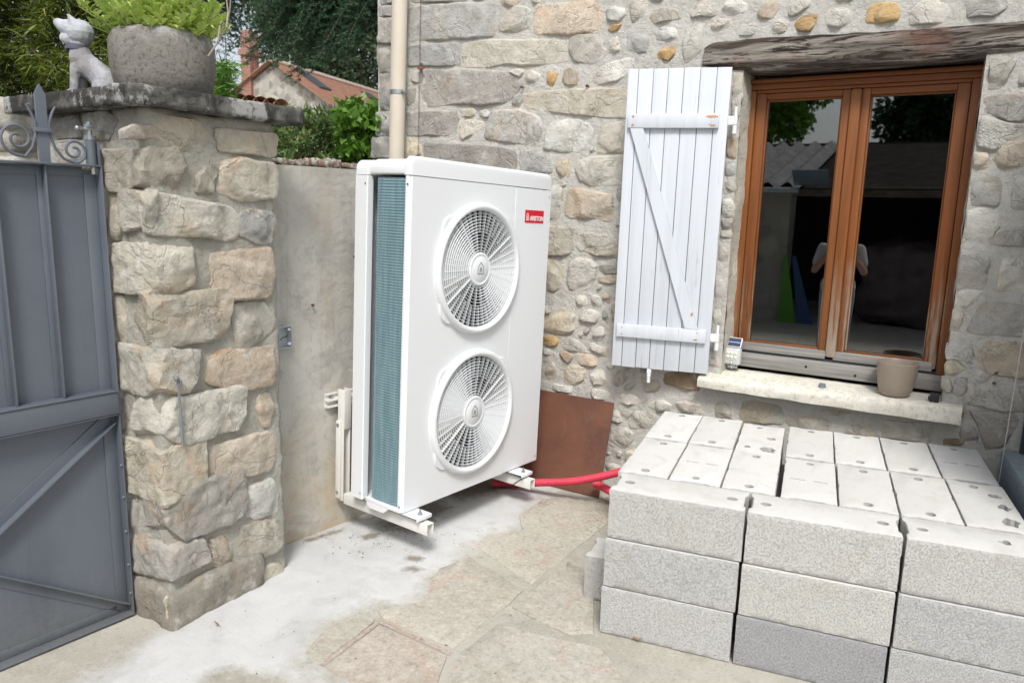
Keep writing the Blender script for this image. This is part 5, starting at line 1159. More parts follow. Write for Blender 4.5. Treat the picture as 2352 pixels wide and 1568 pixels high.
LEFT_STONES = """
Qm 770,500 860,510 885,740 850,820 780,800
Qm 800,1240 890,1240 915,1400 915,1560 830,1560
Tk 840,540 890,550 905,740 870,820 830,800
Vk 910,270 990,250 1000,480 920,470
Vk 950,820 1030,830 1060,1040 960,1030
Pg 380,1030 500,1010 640,1030 640,1200 380,1200
Pk 370,860 560,830 590,990 380,1010
Pk 600,830 760,800 840,860 780,1000 640,990
"""
for i, (k, th, pts) in enumerate(parse(LEFT_STONES)): pil_stone(k, th, [on_y(x, y, PY0-.004) for x, y in pts], Vector((0,-1,0)), Vector((1,0,0)), 40+i)
QUOINS = [('Q',750,1030,1320,165,462,'m'), ('Q',905,1075,1095,492,745,'b'), ('Q',795,1072,1420,835,1212,'b'), ('Q',965,1130,1665,1235,1590,'m'), ('T',830,1150,1420,190,500,'m'), ('T',990,1165,1805,520,880,'b'), ('T',880,1195,1475,880,1272,'m'), ('T',1070,1205,1765,1200,1575,'g'), ('V',955,1208,1472,565,868,'g')]
for i, (zk, xl, xc, xr, yt, yb, col) in enumerate(QUOINS):
    ox, oy, s_ = ZM[zk]; f = lambda x, y: ((ox+x*s_)*S, (oy+y*s_)*S)
    z1, z0 = on_x(*f(xc, yt), PX).z, on_x(*f(xc, yb), PX).z; ye = on_x(*f(xr, (yt+yb)/2), PX).y; xe = on_y(*f(xl, (yt+yb)/2), PY0).x
    pr_ = .027; o = bm_obj('stone', rough_box((xe-.01, PY0-pr_*.9, z0-.012), (PX+pr_, ye+.012, z1+.012), .012, .011, 60+i*3.7, .010, 10, 22), M['quoin'], pil, True); o.data.set_sharp_from_angle(angle=R(32)); o.color = jcol(col, rs)
o = bm_obj('stone', rough_box((-2.35, PY0-.03, -.02), (PX+.035, PY0+.42, .155), .02, .016, 91, .025, 7), M['quoin'], pil, True); o.color = (.36, .335, .285, 1)
jx = on_y(252, 215, -2.47).x
cap = rough_box((jx+.003, -2.472, 1.950), (-1.722, -1.715, 2.018), .012, .0028, 3, .005, 22); bm_obj('coping_slab', cap, M['cap'], pil, True)
cap = rough_box((-2.555, -2.474, 1.946), (jx-.003, -1.76, 2.012), .012, .0028, 8, .005, 22); bm_obj('coping_slab', cap, M['cap'], pil, True)
a, b = on_x(407, 868, -1.752), on_x(420, 1022, -1.752); hk = B().tube([a+Vector((-.05,0,.0)), a+Vector((0,0,.004)), a+Vector((.012,.006,-.01)), a+Vector((.008,.008,-.03))], .0045, 8).tube([a+Vector((.002,-.01,0)), a+Vector((.004,0,-.01)), a.lerp(b,.5)+Vector((.003,0,0)), b], .0055, 8).sph(a+Vector((.006,-.008,.0)), .010, 10).done('gate_hook', M['steelrod']); tag(hk, 'grey iron hook rod hanging on the pillar face', 'hook')

# boundary wall
bw_ = empty('boundary_wall', (0,0,0), 'stained grey rendered boundary wall with clay tile coping', 'wall')
SL, WT = 1.74, 1.80; v_ = []; f_ = []; ns_, nz_ = 150, 160
for j in range(nz_+1):
    for i in range(ns_+1):
        s_ = -.25 + (SL+.25)*i/ns_; z_ = -.02 + (WT+.02)*j/nz_; cr = .665 + .022*fb((s_, 0, 0), 5, 3, 4)
        off = .004*fb((s_, z_, 0), 2.2, 1, 3) + .0015*nz((s_, z_, 1), 22) + (.004 if z_ < cr else 0)
        v_.append(W0 + dW*s_ + nW*off + Vector((0, 0, z_)))
for j in range(nz_):
    for i in range(ns_): f_.append((j*(ns_+1)+i, j*(ns_+1)+i+1, (j+1)*(ns_+1)+i+1, (j+1)*(ns_+1)+i))
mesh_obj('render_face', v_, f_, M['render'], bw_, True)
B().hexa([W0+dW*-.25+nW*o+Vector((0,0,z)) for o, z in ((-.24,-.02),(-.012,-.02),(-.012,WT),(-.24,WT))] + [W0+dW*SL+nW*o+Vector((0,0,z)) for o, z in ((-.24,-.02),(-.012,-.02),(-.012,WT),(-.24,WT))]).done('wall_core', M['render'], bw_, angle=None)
wm = Matrix((dW, -nW, Vector((0,0,1)))).transposed().to_4x4(); wm.translation = W0
s_ = .0; i = 0
while s_ < SL:
    ln = random.Random(i).uniform(.17, .27); e = min(SL, s_+ln)
    bm_ = rough_box((s_+.003, -.045-.012*random.Random(i+9).random(), WT+.004), (e-.003, .27, WT+.032+.012*(i % 2)), .012, .009, i*2.3, .006, 20)
    bmesh.ops.transform(bm_, matrix=wm @ Matrix.Rotation(R(-3), 4, 'X'), verts=bm_.verts); bm_obj('coping_tile', bm_, M['coping'], bw_, True); s_ = e; i += 1
for xy in ((716, 700), (812, 588)):
    p = hit(*xy, nW, W0); B().cyl(p-nW*.01, p+nW*.012, .004, n=8).sph(p+nW*.012, .0065, 8).done('nail', M['iron'], bw_)
eb = empty('junction_box', label='open grey electrical box beside the pillar', cat='electrical box', mat=wm.copy())
p = wm.inverted() @ hit(644, 772, nW, W0); x0, x1, z0, z1, dp = p.x-.035, p.x+.035, p.z-.05, p.z+.05, -.042
eo = B(); eo.box((x0, -.006, z0), (x1, -.002, z1)); eo.box((x0, dp, z0), (x0+.003, -.006, z1)); eo.box((x1-.003, dp, z0), (x1, -.006, z1)); eo.box((x0+.003, dp, z0), (x1-.003, -.006, z0+.003)); eo.box((x0+.003, dp, z1-.003), (x1-.003, -.006, z1)); eo.done('box_shell', M['boxgrey'], eb, angle=30)
for zz in (z0+.01, z1-.022): B().box((x1-.016, -.036, zz), (x1-.0035, -.02, zz+.012), .001).done('screw_post', M['print'], eb)
B().tube([Vector((x0+.01, -.02, z0+.03)), Vector((x0+.03, -.03, z0+.05)), Vector((x1-.02, -.02, z0+.045)), Vector((x1-.004, -.012, z0+.055))], .0022, 6).done('loose_wire', M['darkmetal'], eb)

# ------------------------------------------------------------------ gate
GX = Vector((-.087, -.996, 0)).normalized(); GY = Vector((0,0,1)).cross(GX); gm = Matrix((GX, GY, Vector((0,0,1)))).transposed().to_4x4(); gm.translation = Vector((-1.987, -2.446, 0))
gate = empty('metal_gate', label='blue grey sheet metal gate with scrollwork on top', cat='gate', mat=gm)
GW = 1.25
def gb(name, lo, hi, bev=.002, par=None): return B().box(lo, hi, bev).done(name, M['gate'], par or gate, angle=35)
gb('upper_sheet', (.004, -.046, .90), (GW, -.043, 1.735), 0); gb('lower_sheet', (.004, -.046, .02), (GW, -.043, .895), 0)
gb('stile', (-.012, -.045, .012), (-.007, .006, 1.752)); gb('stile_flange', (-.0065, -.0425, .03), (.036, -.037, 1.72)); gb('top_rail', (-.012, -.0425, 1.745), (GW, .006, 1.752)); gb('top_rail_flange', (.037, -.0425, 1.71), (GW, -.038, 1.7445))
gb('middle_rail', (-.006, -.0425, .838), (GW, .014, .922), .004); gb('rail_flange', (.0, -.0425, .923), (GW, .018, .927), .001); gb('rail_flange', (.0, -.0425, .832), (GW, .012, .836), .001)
for k in range(7):
    s_ = .170 + .1515*k; b_ = B().box((s_-.019, -.0425, .928), (s_+.019, -.037, 1.7445), .0012); b_.box((s_-.003, -.037, .928), (s_+.003, -.008, 1.7445), .001); b_.done('upright_bar', M['gate'], gate, angle=35)
def diag(name, a, b, w=.022):
    a, b = Vector(a), Vector(b); d = (b-a).normalized(); n_ = Vector((-d.y, d.x)); f = lambda p, o, y: Vector((p.x+n_.x*o, y, p.y+n_.y*o))
    q = B(); q.hexa([f(a,-w,-.0425), f(a,w,-.0425), f(a,w,-.038), f(a,-w,-.038), f(b,-w,-.0425), f(b,w,-.0425), f(b,w,-.038), f(b,-w,-.038)]); q.hexa([f(a,w-.005,-.038), f(a,w,-.038), f(a,w,-.006), f(a,w-.005,-.006), f(b,w-.005,-.038), f(b,w,-.038), f(b,w,-.006), f(b,w-.005,-.006)]); return q.done(name, M['gate'], gate, angle=35)
diag('diagonal_brace', (1.12, -.005), (.012, .815)); diag('diagonal_brace', (.012, .035), (1.12, .80))
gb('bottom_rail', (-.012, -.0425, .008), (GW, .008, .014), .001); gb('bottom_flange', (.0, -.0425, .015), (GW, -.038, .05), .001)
for z_ in (.10, .22, .36, .50, .63): B().sph((-.0035, .0, z_), .0065, 8).done('weld_bead', M['gate'], gate)
B().cyl((.012, -.02, -.03), (.012, -.02, .008), .017, n=14).sph((.012, -.02, -.005), .019, 12, (1,1,.7)).done('foot_pivot', M['copper'], gate)
# scrollwork
for k in range(4):
    c0 = .165 + .303*k; q = B(); q.prism([(c0-.0165, 1.752), (c0+.0165, 1.752), (c0+.0165, 1.975), (c0, 2.008), (c0-.0165, 1.975)], -.022, -.012, lambda a, b, c: Vector((a, c, b))); q.done('spear_bar', M['gate'], gate, angle=30)
    gb('collar', (c0-.026, -.030, 1.850), (c0+.026, -.004, 1.864), .002)
    for sg, R0, cs, cz in ((-1, .042, c0-.096, 1.797), (1, .055, c0+.078, 1.826)):
        pts = [(c0+sg*.020, 1.862), (c0+sg*.024, 1.838), (c0+sg*.036, 1.80 if sg < 0 else 1.80), (c0+sg*.06, 1.768)]
        n_ = 46
        for j in range(n_):
            f = j/(n_-1); a = R(-90) + sg*f*R(560)*1.0; r = R0*(1-f*.78)
            pts.append((cs + r*math.cos(a), cz + r*math.sin(a) - (0 if j else 0)))
        B().tube([Vector((a, -.017, b)) for a, b in pts], .0048, 8).done('scroll', M['gate'], gate)
        B().tube([Vector((c0+sg*.020, -.017, 1.852)), Vector((c0+sg*.022, -.017, 1.885)), Vector((c0+sg*.034, -.017, 1.918)), Vector((c0+sg*.045, -.017, 1.938))], [.0048, .0048, .0045, .004], 8).done('leaf_stalk', M['gate'], gate)
hg = B(); hg.cyl((.012, -.02, 1.752), (.012, -.02, 1.838), .017, n=18); hg.box((-.012, -.042, 1.752), (-.006, -.002, 1.83), .001); hg.done('hinge_tube', M['gate'], gate); hg = B(); hg.cyl((.012, -.02, 1.838), (.012, -.02, 1.852), .0185, n=18); hg.cyl((.012, -.02, 1.852), (.012, -.02, 1.90), .009, n=12); hg.box((-.09, -.030, 1.872), (.03, -.010, 1.880), .002); hg.box((.0, -.034, 1.880), (.024, -.006, 1.892), .002); hg.cyl((.03, -.02, 1.876), (.05, -.02, 1.876), .006, n=8); hg.sph((.052, -.02, 1.876), .0085, 8)
hg.done('hinge_bracket', M['zinc'], gate)

# ------------------------------------------------------------------ dog statue, planter
UNIT = None
def remeshed(name, shapes, voxel, m, parent=None, ratio=None, flat=False):
    global UNIT
    if UNIT is None: q_ = B().sph((0,0,0), 1, 12); UNIT = (np.array([v.co[:] for v in q_.bm.verts]), [[v.index for v in f.verts] for f in q_.bm.faces]) if not q_.bm.verts.index_update() else None; q_.bm.free()
    AV, AF, no = [], [], 0; nu = len(UNIT[0])
    def ball(c, r, sc=(1,1,1)):
        AV.append(UNIT[0]*(np.array(sc)*r) + np.array(c)); k0 = (len(AV)-1)*nu; AF.extend([[k0+i for i in f] for f in UNIT[1]])
    for sh in shapes:
        if sh[0] == 's': ball(sh[1], sh[2], sh[3] if len(sh) > 3 else (1,1,1))
        else:                                              # tapered capsule
            _, a, c, r0, r1 = sh; n_ = max(3, int((Vector(c)-Vector(a)).length/(min(r0, r1)*.45)))
            for k in range(n_+1): ball(Vector(a).lerp(Vector(c), k/n_), r0+(r1-r0)*k/n_)
    me = bpy.data.meshes.new(name); me.from_pydata(np.concatenate(AV).tolist(), [], AF); ob = bpy.data.objects.new('tmp', me); COL.objects.link(ob)
    md = ob.modifiers.new('r', 'REMESH'); md.mode = 'VOXEL'; md.voxel_size = voxel
    sm_ = ob.modifiers.new('s', 'SMOOTH'); sm_.factor = .5; sm_.iterations = 4
    if ratio: dc = ob.modifiers.new('d', 'DECIMATE'); dc.ratio = ratio
    dg = bpy.context.evaluated_depsgraph_get(); m2 = bpy.data.meshes.new_from_object(ob.evaluated_get(dg)); bpy.data.objects.remove(ob)
    m2.name = name; m2.materials.clear(); m2.materials.append(m); m2.polygons.foreach_set('use_smooth', [not flat]*len(m2.polygons))
    return link(bpy.data.objects.new(name, m2), parent)
dpos = hit(214, 195, (0,0,1), (0,0,2.0)) if False else on_y(214, 193, -2.335)
dog = empty('dog_statue', (dpos.x, dpos.y, 2.012), 'carved whitish stone dog sitting on the pillar coping, head raised', 'statue'); dog.rotation_euler = (0, 0, math.atan2(CR.y, CR.x))
K = .00163
def dp_(x, y, l=0.0): return Vector(((x-210)*K, l, max(.004, (195-y)*K)))
shp = [('s', dp_(243,168), 30*K, (1,.95,1)), ('c', dp_(238,160), dp_(190,118), 30*K, 25*K), ('c', dp_(188,115), dp_(183,82), 26*K, 19*K), ('s', dp_(186,130), 24*K, (.95,1,1.1)),
       ('c', dp_(178,135,-.018), dp_(172,186,-.02), 12*K, 9.5*K), ('c', dp_(182,135,.018), dp_(178,186,.02), 12*K, 9.5*K), ('s', dp_(165,189,-.02), 9*K, (1.7,1,.8)), ('s', dp_(171,189,.02), 9*K, (1.7,1,.8)),
       ('s', dp_(238,176,-.03), 18*K, (1.2,.8,1.1)), ('s', dp_(238,176,.03), 18*K, (1.2,.8,1.1)), ('s', dp_(215,189,-.034), 9*K, (2.0,1,.7)), ('s', dp_(215,189,.034), 9*K, (2.0,1,.7)),
       ('s', dp_(190,58), 30*K, (1,.95,.98)), ('c', dp_(178,50), dp_(150,44), 22*K, 14*K), ('s', dp_(142,38), 11*K, (1.1,1.1,1)), ('c', dp_(172,72), dp_(152,70), 18*K, 11*K), ('s', dp_(170,44), 15*K, (1,1.1,1)),
       ('c', dp_(188,45,-.024), dp_(174,22,-.029), 11*K, 3*K), ('c', dp_(188,45,.024), dp_(178,24,.029), 11*K, 3*K), ('s', dp_(268,182), 9*K, (1.3,1,1))]
remeshed('dog_body', shp, .0052, M['dog'], dog, .12, True)
cb = B(); mtx = Matrix.Translation(dp_(181, 90)) @ Matrix.Rotation(R(6), 4, 'Y'); cb.lathe([(20.5*K, -6*K), (23.5*K, -6*K), (24*K, 0), (23.5*K, 6*K), (20.5*K, 6*K)], 28, mtx); cb.sph(dp_(157, 92), 6*K, 10, (.8,1.2,1.4)); cb.done('collar', M['collar'], dog, angle=40)
pp = on_y(379, 205, -2.17); pot = empty('stone_planter', (pp.x, -2.17, 2.017), 'round cast concrete planter on the pillar coping', 'planter')
PR = .185
B().lathe([(0, 0), (.150, 0), (.164, .008), (.177, .06), (.184, .11), (PR, .155), (.184, .19), (.175, .216), (.162, .227), (.148, .226), (.142, .215), (.14, .19), (0, .185)], 64).done('pot_body', M['pot'], pot, angle=60)
sed = empty('sedum_plant', (pp.x, -2.17, 2.20), 'bright lime green fleshy sedum growing in the concrete planter', 'plant')
def sprig(seed):
    r_ = random.Random(seed); a = r_.uniform(0, 2*math.pi); rad = math.sqrt(r_.random())*.125; base = Vector((math.cos(a)*rad, math.sin(a)*rad, -.005)); lean = rad/.125*r_.uniform(.5, 1.15)
    h = r_.uniform(.12, .27)*(1.0 if rad < .09 else .85); tip = base + Vector((math.cos(a)*lean*h*.85, math.sin(a)*lean*h*.85, h*(1-.28*lean)))
    vs_, fs_, tint = [], [], []
    nl = int(h/.014)
    for k in range(nl):
        f = (k+.6)/nl; p = base.lerp(tip, f) + Vector((0, 0, -.03*lean*f*f)); sz = (.042*(1-.35*f))*r_.uniform(.85, 1.2)
        for m_ in range(3 if f > .75 else 2):
            an = k*1.57 + m_*(math.pi if f <= .75 else 2.09) + r_.uniform(-.3, .3); d = Vector((math.cos(an), math.sin(an), .35 + .9*f*f)).normalized(); sd = d.cross(Vector((0,0,1))).normalized(); n_ = sd.cross(d)
            prof = [(0, .10), (.25, .62), (.55, 1.0), (.8, .85), (.95, .45), (1.0, .0)]; b0 = len(vs_); t_ = r_.random()
            for q, w in prof:
                c = p + d*(.006+sz*q) + n_*(.18*sz*math.sin(q*2.6)); hw = .36*sz*w
                vs_ += [c - sd*hw + n_*(.10*hw), c - n_*.05*sz, c + sd*hw + n_*(.10*hw)]; tint += [t_]*3
            for i in range(5):
                o = b0+i*3; fs_ += [(o, o+1, o+4, o+3), (o+1, o+2, o+5, o+4)]
    o = mesh_obj('sprig', vs_, fs_, M['sedum'], sed, True); at = o.data.attributes.new('tint', 'FLOAT', 'POINT'); at.data.foreach_set('value', np.array(tint, np.float32))
    B().tube([base, base.lerp(tip, .5)+Vector((0,0,-.008*lean)), tip+Vector((0,0,-.03*lean))], [.0035, .003, .002], 6).done('stem', M['sedum'], o)
for k in range(75): sprig(100+k)
tw = empty('dry_flower_stalks', (pp.x, -2.17, 2.20), 'bare dry flower stalks standing out of the planter', 'dry stalks')
for path in ([(335,130),(300,75),(268,30),(232,-30)], [(332,120),(295,60),(262,10),(245,-40)], [(383,120),(381,70),(377,20),(374,-30)], [(478,130),(500,98),(520,65),(528,25),(532,-40)], [(520,65),(524,30),(519,-10)], [(500,98),(505,60),(512,50)]):
    P = [on_y(x, y, -2.17 + (.04 if i else 0)) - Vector((pp.x, -2.17, 2.20)) for i, (x, y) in enumerate(path)]; B().tube(P, [.0035*(1-.5*i/len(P)) for i in range(len(P))], 6).done('stalk', M['twig'], tw)

# ------------------------------------------------------------------ foliage
def leaf_cloud(name, c, d, ln, wd, m, parent=None, curl=.15, tint=None):
    c = np.asarray(c, float); d = np.asarray(d, float); n = len(c); d = d/np.linalg.norm(d, axis=1, keepdims=True)
    rv = np.random.normal(size=(n, 3)); sd = np.cross(d, rv); sd /= np.linalg.norm(sd, axis=1, keepdims=True)+1e-9; nn_ = np.cross(sd, d)
    ln = np.broadcast_to(np.asarray(ln, float), (n,))[:, None]; wd = np.broadcast_to(np.asarray(wd, float), (n,))[:, None]
    v = np.stack([c, c+d*ln*.4-sd*wd/2+nn_*ln*curl*.3, c+d*ln-nn_*ln*curl, c+d*ln*.4+sd*wd/2+nn_*ln*curl*.3], 1).reshape(-1, 3)
    me = bpy.data.meshes.new(name); me.vertices.add(4*n); me.loops.add(4*n); me.polygons.add(n)
    me.vertices.foreach_set('co', v.ravel()); me.loops.foreach_set('vertex_index', np.arange(4*n, dtype=np.int32)); me.polygons.foreach_set('loop_start', np.arange(0, 4*n, 4, dtype=np.int32))
    me.update(); me.materials.append(m); t_ = np.random.rand(n) if tint is None else tint
    at = me.attributes.new('tint', 'FLOAT', 'POINT'); at.data.foreach_set('value', np.repeat(t_, 4).astype(np.float32)); me.update()
    return link(bpy.data.objects.new(name, me), parent)
def px_world(x, y, d):                                       # arrays
    cr, cu, cf = np.array(CR), np.array(CU), np.array(CF); return np.array(CAM)[None] + d[:, None]*(cr[None]*((x-1176)/FPX)[:, None] + cu[None]*((784-y)/FPX)[:, None] + cf[None])
def lumpy(x, y, sc, o): return np.array([mnoise.noise(Vector((a*sc, b*sc, o))) for a, b in zip(x, y)])
# bamboo hedge behind the pillar
bam = empty('bamboo', tuple(depth(140, 360, 4.6) * 1.0)[:2] + (0,), 'dense green bamboo hedge behind the gate and the dog statue', 'bamboo'); bl0 = bam.location.copy()
n = 36000; x = np.random.uniform(-160, 330, n); y = np.random.uniform(-200, 420, n); dd = 4.35 + .42*lumpy(x, y, .011, 3) + np.random.exponential(.35, n)
keep = ~((x > 250) & (y > 60) & (x > 250 + (420-y)*.25)); x, y, dd = x[keep], y[keep], dd[keep]; c = px_world(x, y, dd); n = len(c)
dr = np.random.normal(size=(n, 3))*[.6, .6, .35] + np.array([.35, -.3, -.35]); leaf_cloud('bamboo_leaves', c-np.array(bl0), dr, np.random.uniform(.06, .14, n), np.random.uniform(.007, .014, n), M['bamboo'], bam)
cn = B()
for k in range(9): r_ = random.Random(k); p = depth(r_.uniform(-60, 270), 300, r_.uniform(4.9, 5.6)); p.z = 0; cn.tube([p-bl0, p-bl0+Vector((r_.uniform(-.1,.1), r_.uniform(-.1,.1), 2.0)), p-bl0+Vector((r_.uniform(-.3,.3), r_.uniform(-.3,.3), 4.2))], [.014, .011, .004], 6)
cn.done('canes', M['bamboo'], bam)
n = 1500; x = np.random.normal(510, 14, n); y = np.random.uniform(140, 300, n); c = px_world(x, y, np.random.uniform(6.0, 6.6, n))
b2 = empty('bamboo', tuple(depth(512, 220, 6.3))[:2] + (0,), 'small clump of yellow green bamboo right of the planter', 'bamboo'); leaf_cloud('bamboo_leaves', c-np.array(b2.location), np.random.normal(size=(n, 3))*[1,1,.5]+[0,0,-.2], np.random.uniform(.08, .16, n), .012, M['vine'], b2)
p = Vector((0,0,0)); B().tube([p, p+Vector((.05,0,1.5)), p+Vector((0,.05,3.0))], [.012, .01, .003], 6).done('canes', M['bamboo'], b2)
# spruce
def spruce_cloud(ends, anchor, seed, per=30):
    r_ = np.random.RandomState(seed); cs, ds, tt = [], [], []; br = B()
    for (e, dpt) in ends:
        tip = np.array(depth(e[0], e[1], dpt)); an = np.array(anchor) + r_.normal(size=3)*[.15, .15, .5]; L = np.linalg.norm(tip-an)
        an = tip + (an-tip)*min(1, 1.7/L); ctl = (an+tip)/2 + np.array([0, 0, .22*np.linalg.norm(tip-an)]); pts = []
        for f in np.linspace(0, 1, per):
            p = (1-f)**2*an + 2*f*(1-f)*ctl + f*f*tip; pts.append(p); out = tip-an; out[2] = 0; out /= np.linalg.norm(out)+1e-9; sd = np.array([-out[1], out[0], 0])
            for sgn in (-1, 1):
                tl = r_.uniform(.14, .34)*(1-.55*f); td = sd*sgn*r_.uniform(.4, 1)+out*r_.uniform(.3, .9)+np.array([0, 0, r_.uniform(-.75, .1)]); td /= np.linalg.norm(td)
                m = int(tl/.012)
                for q in range(m):
                    pp_ = p + td*tl*(q/m) + np.array([0, 0, -.10*tl*(q/m)**2])
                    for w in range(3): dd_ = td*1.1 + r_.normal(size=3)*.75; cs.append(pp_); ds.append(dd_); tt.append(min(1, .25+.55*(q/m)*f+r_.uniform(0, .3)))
        br.tube([Vector(p) for p in pts[::4]], [.007*(1-.7*i/len(pts[::4]))+.001 for i in range(len(pts[::4]))], 5)
    return np.array(cs), np.array(ds), np.array(tt), br
spr = empty('spruce', (0,0,0), 'dark green spruce with drooping boughs above the far roof', 'tree'); sa = depth(950, -160, 9.6); spr.location = (sa.x, sa.y, 0)
ends = []; r_ = random.Random(11)
for k in range(80): ends.append(((r_.uniform(560, 800), r_.uniform(-60, 150)), r_.uniform(8.2, 9.8)))
for e in ((575,95),(600,130),(640,150),(672,172),(690,178),(720,160),(745,150),(790,138),(806,100),(815,60),(800,30),(760,120),(700,120),(620,100),(585,60),(650,110)): ends += [(e, 8.6), ((e[0]+9, e[1]-12), 8.9)]
cs, ds, tt, br = spruce_cloud(ends, sa, 5); o0 = np.array(spr.location)
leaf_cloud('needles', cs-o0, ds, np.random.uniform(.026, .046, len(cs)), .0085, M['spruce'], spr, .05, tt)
bmesh.ops.translate(br.bm, vec=-Vector(spr.location), verts=br.bm.verts); br.tube([Vector((0,0,0)), Vector((0,0,4)), Vector((0,0,8))], [.2, .14, .05], 10); br.done('trunk', M['bark'], spr)
sp2 = empty('spruce', (0,0,0), 'darker spruce bough hanging behind the planter at the top', 'tree'); sa = depth(425, -260, 10.5); sp2.location = (sa.x, sa.y, 0); ends = []
for k in range(26): ends.append(((r_.uniform(430, 545), r_.uniform(-70, 55)), r_.uniform(9.6, 10.6)))
for e in ((520,78),(505,82),(545,80),(555,55),(500,115),(528,118),(552,100),(540,108)): ends.append((e, 9.8))
cs, ds, tt, br = spruce_cloud(ends, sa, 9, 24); o0 = np.array(sp2.location)
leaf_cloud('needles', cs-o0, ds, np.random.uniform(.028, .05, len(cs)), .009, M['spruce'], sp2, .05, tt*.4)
bmesh.ops.translate(br.bm, vec=-Vector(sp2.location), verts=br.bm.verts); br.tube([Vector((0,0,0)), Vector((0,0,4)), Vector((0,0,8))], [.2, .14, .05], 10); br.done('trunk', M['bark'], sp2)
def clumpy_tree(name, label, cx, cy, dpt, rx, rz, n, size, m, seed, clumps=26, droop=-.3):
    r_ = np.random.RandomState(seed); base = depth(cx, cy, dpt); t_ = empty(name, (base.x, base.y, 0), label, 'tree'); cc = r_.normal(size=(clumps, 3)); cc /= np.linalg.norm(cc, axis=1, keepdims=True); cc *= (r_.rand(clumps, 1)**.4)
    cc = cc*[rx*.85, rx*.85, rz*.85] + [0, 0, base.z]; who = r_.randint(0, clumps, n); u = r_.normal(size=(n, 3)); u /= np.linalg.norm(u, axis=1, keepdims=True)
    c = cc[who] + u*(r_.rand(n, 1)**.35)*rx*.36*(.7+.6*r_.rand(clumps)[who])[:, None]; leaf_cloud('crown', c, u*.6+r_.normal(size=(n, 3))*.7+[0, 0, droop], r_.uniform(.7, 1.3, n)*size, r_.uniform(.5, .8, n)*size, m, t_)
    b_ = B(); b_.tube([Vector((0,0,0)), Vector((.05,0,base.z*.5)), Vector((0,0,base.z+rz*.3))], [.16*rx/2, .12*rx/2, .04], 10)
    for k in range(8): q = cc[k]; b_.tube([Vector((0,0,base.z*.6)), Vector(q)*.6+Vector((0,0,base.z*.35)), Vector(q)], [.05*rx/2, .035*rx/2, .01], 6)
    b_.done('trunk', M['bark'], t_); return t_
clumpy_tree('linden_tree', 'grey green broadleaf tree at the corner of the house', 830, 60, 60, 7.6, 8.8, 30000, .34, M['linden'], 3, 60)
clumpy_tree('linden_tree', 'dark broadleaf tree filling the gap behind the spruce', 700, -40, 70, 9.6, 9.6, 18000, .40, M['linden'], 8, 44)
def shrub(name, label, box, dpt, n, ln, wd, m, seed, up=.4):
    r_ = np.random.RandomState(seed); x = r_.uniform(box[0], box[2], n); y = r_.uniform(box[1], box[3], n); top = box[1] + 26*np.array([mnoise.noise(Vector((a*.03, seed, 0))) for a in x]) + 14*r_.rand(n); k = y > top; x, y = x[k], y[k]; n = len(x)
    d = dpt + .45*lumpy(x, y, .02, seed) + r_.exponential(.25, n); c = px_world(x, y, d); b0 = depth((box[0]+box[2])/2, box[3], dpt+.3); s_ = empty(name, (b0.x, b0.y, 0), label, 'shrub')
    leaf_cloud('foliage', c-np.array(s_.location), r_.normal(size=(n, 3))+[0, 0, up], r_.uniform(.7, 1.3, n)*ln, r_.uniform(.7, 1.2, n)*wd, m, s_)
    b_ = B()
    for k in range(12): q = Vector(c[k*37 % n])-Vector(s_.location); b_.tube([Vector((r_.uniform(-.2,.2), r_.uniform(-.2,.2), 0)), q*.5+Vector((0,0,.2)), q], [.012, .008, .003], 5)
    b_.done('stems', M['twig'], s_)
shrub('buddleia', 'green and brown flecked shrub above the boundary wall', (610, 250, 830, 400), 5.6, 5200, .075, .016, M['bush'], 4)
shrub('climber', 'bright green climbing plant beside the house corner', (775, 225, 880, 400), 5.2, 2000, .07, .045, M['vine'], 6, -.4)

# ------------------------------------------------------------------ far stone house with tiled roof
A = depth(622, 141, 40.0); rr_ = ray(861, 213); kf = (A.z-CAM.z)/rr_.z; Fp = CAM + rr_*kf; ridge = Fp-A; RL = ridge.length; rdir = ridge.normalized(); gd = Vector((rdir.y, -rdir.x, 0))
# solve half width and drop so that the near right eave falls where it is seen
best = None
for w in np.linspace(1.0, 9.0, 400):
    for sg in (-1, 1):
        q = A + gd*sg*w - CAM; v = ray(757, 238); nrm_ = Vector((q.x*v.y-q.y*v.x, 0, 0)).x
        if best is None or abs(nrm_) < best[0]: best = (abs(nrm_), w, sg, math.hypot(q.x, q.y)/math.hypot(v.x, v.y))
_, HWd, sg, tt_ = best; Ez = CAM.z + ray(757, 238).z*tt_; drop = A.z-Ez; gd = gd*sg
print('far house', A, RL, HWd, drop)
fh = empty('far_house', (A.x, A.y, 0), 'distant stone house with orange tiled roof and brick chimney', 'house')
fo = Vector((A.x, A.y, 0)); loc = lambda w, z, l: A + gd*w + rdir*l + Vector((0,0,z)) - fo
RLn = RL*1.15
gw = B(); gz0 = -A.z
gw.hexa([loc(-HWd+.15, gz0, .15), loc(HWd-.15, gz0, .15), loc(HWd-.15, -drop, .15), loc(-HWd+.15, -drop, .15), loc(-HWd+.15, gz0, RLn), loc(HWd-.15, gz0, RLn), loc(HWd-.15, -drop, RLn), loc(-HWd+.15, -drop, RLn)])
tri = [loc(-HWd+.15, -drop, .15), loc(HWd-.15, -drop, .15), loc(0, -.12, .15)]; tr2 = [loc(-HWd+.15, -drop, RLn), loc(HWd-.15, -drop, RLn), loc(0, -.12, RLn)]
va = [gw.bm.verts.new(p) for p in tri]; vb = [gw.bm.verts.new(p) for p in tr2]; gw.bm.faces.new(va); gw.bm.faces.new(vb[::-1])
for i in range(3): gw.bm.faces.new((va[i], va[(i+1) % 3], vb[(i+1) % 3], vb[i]))
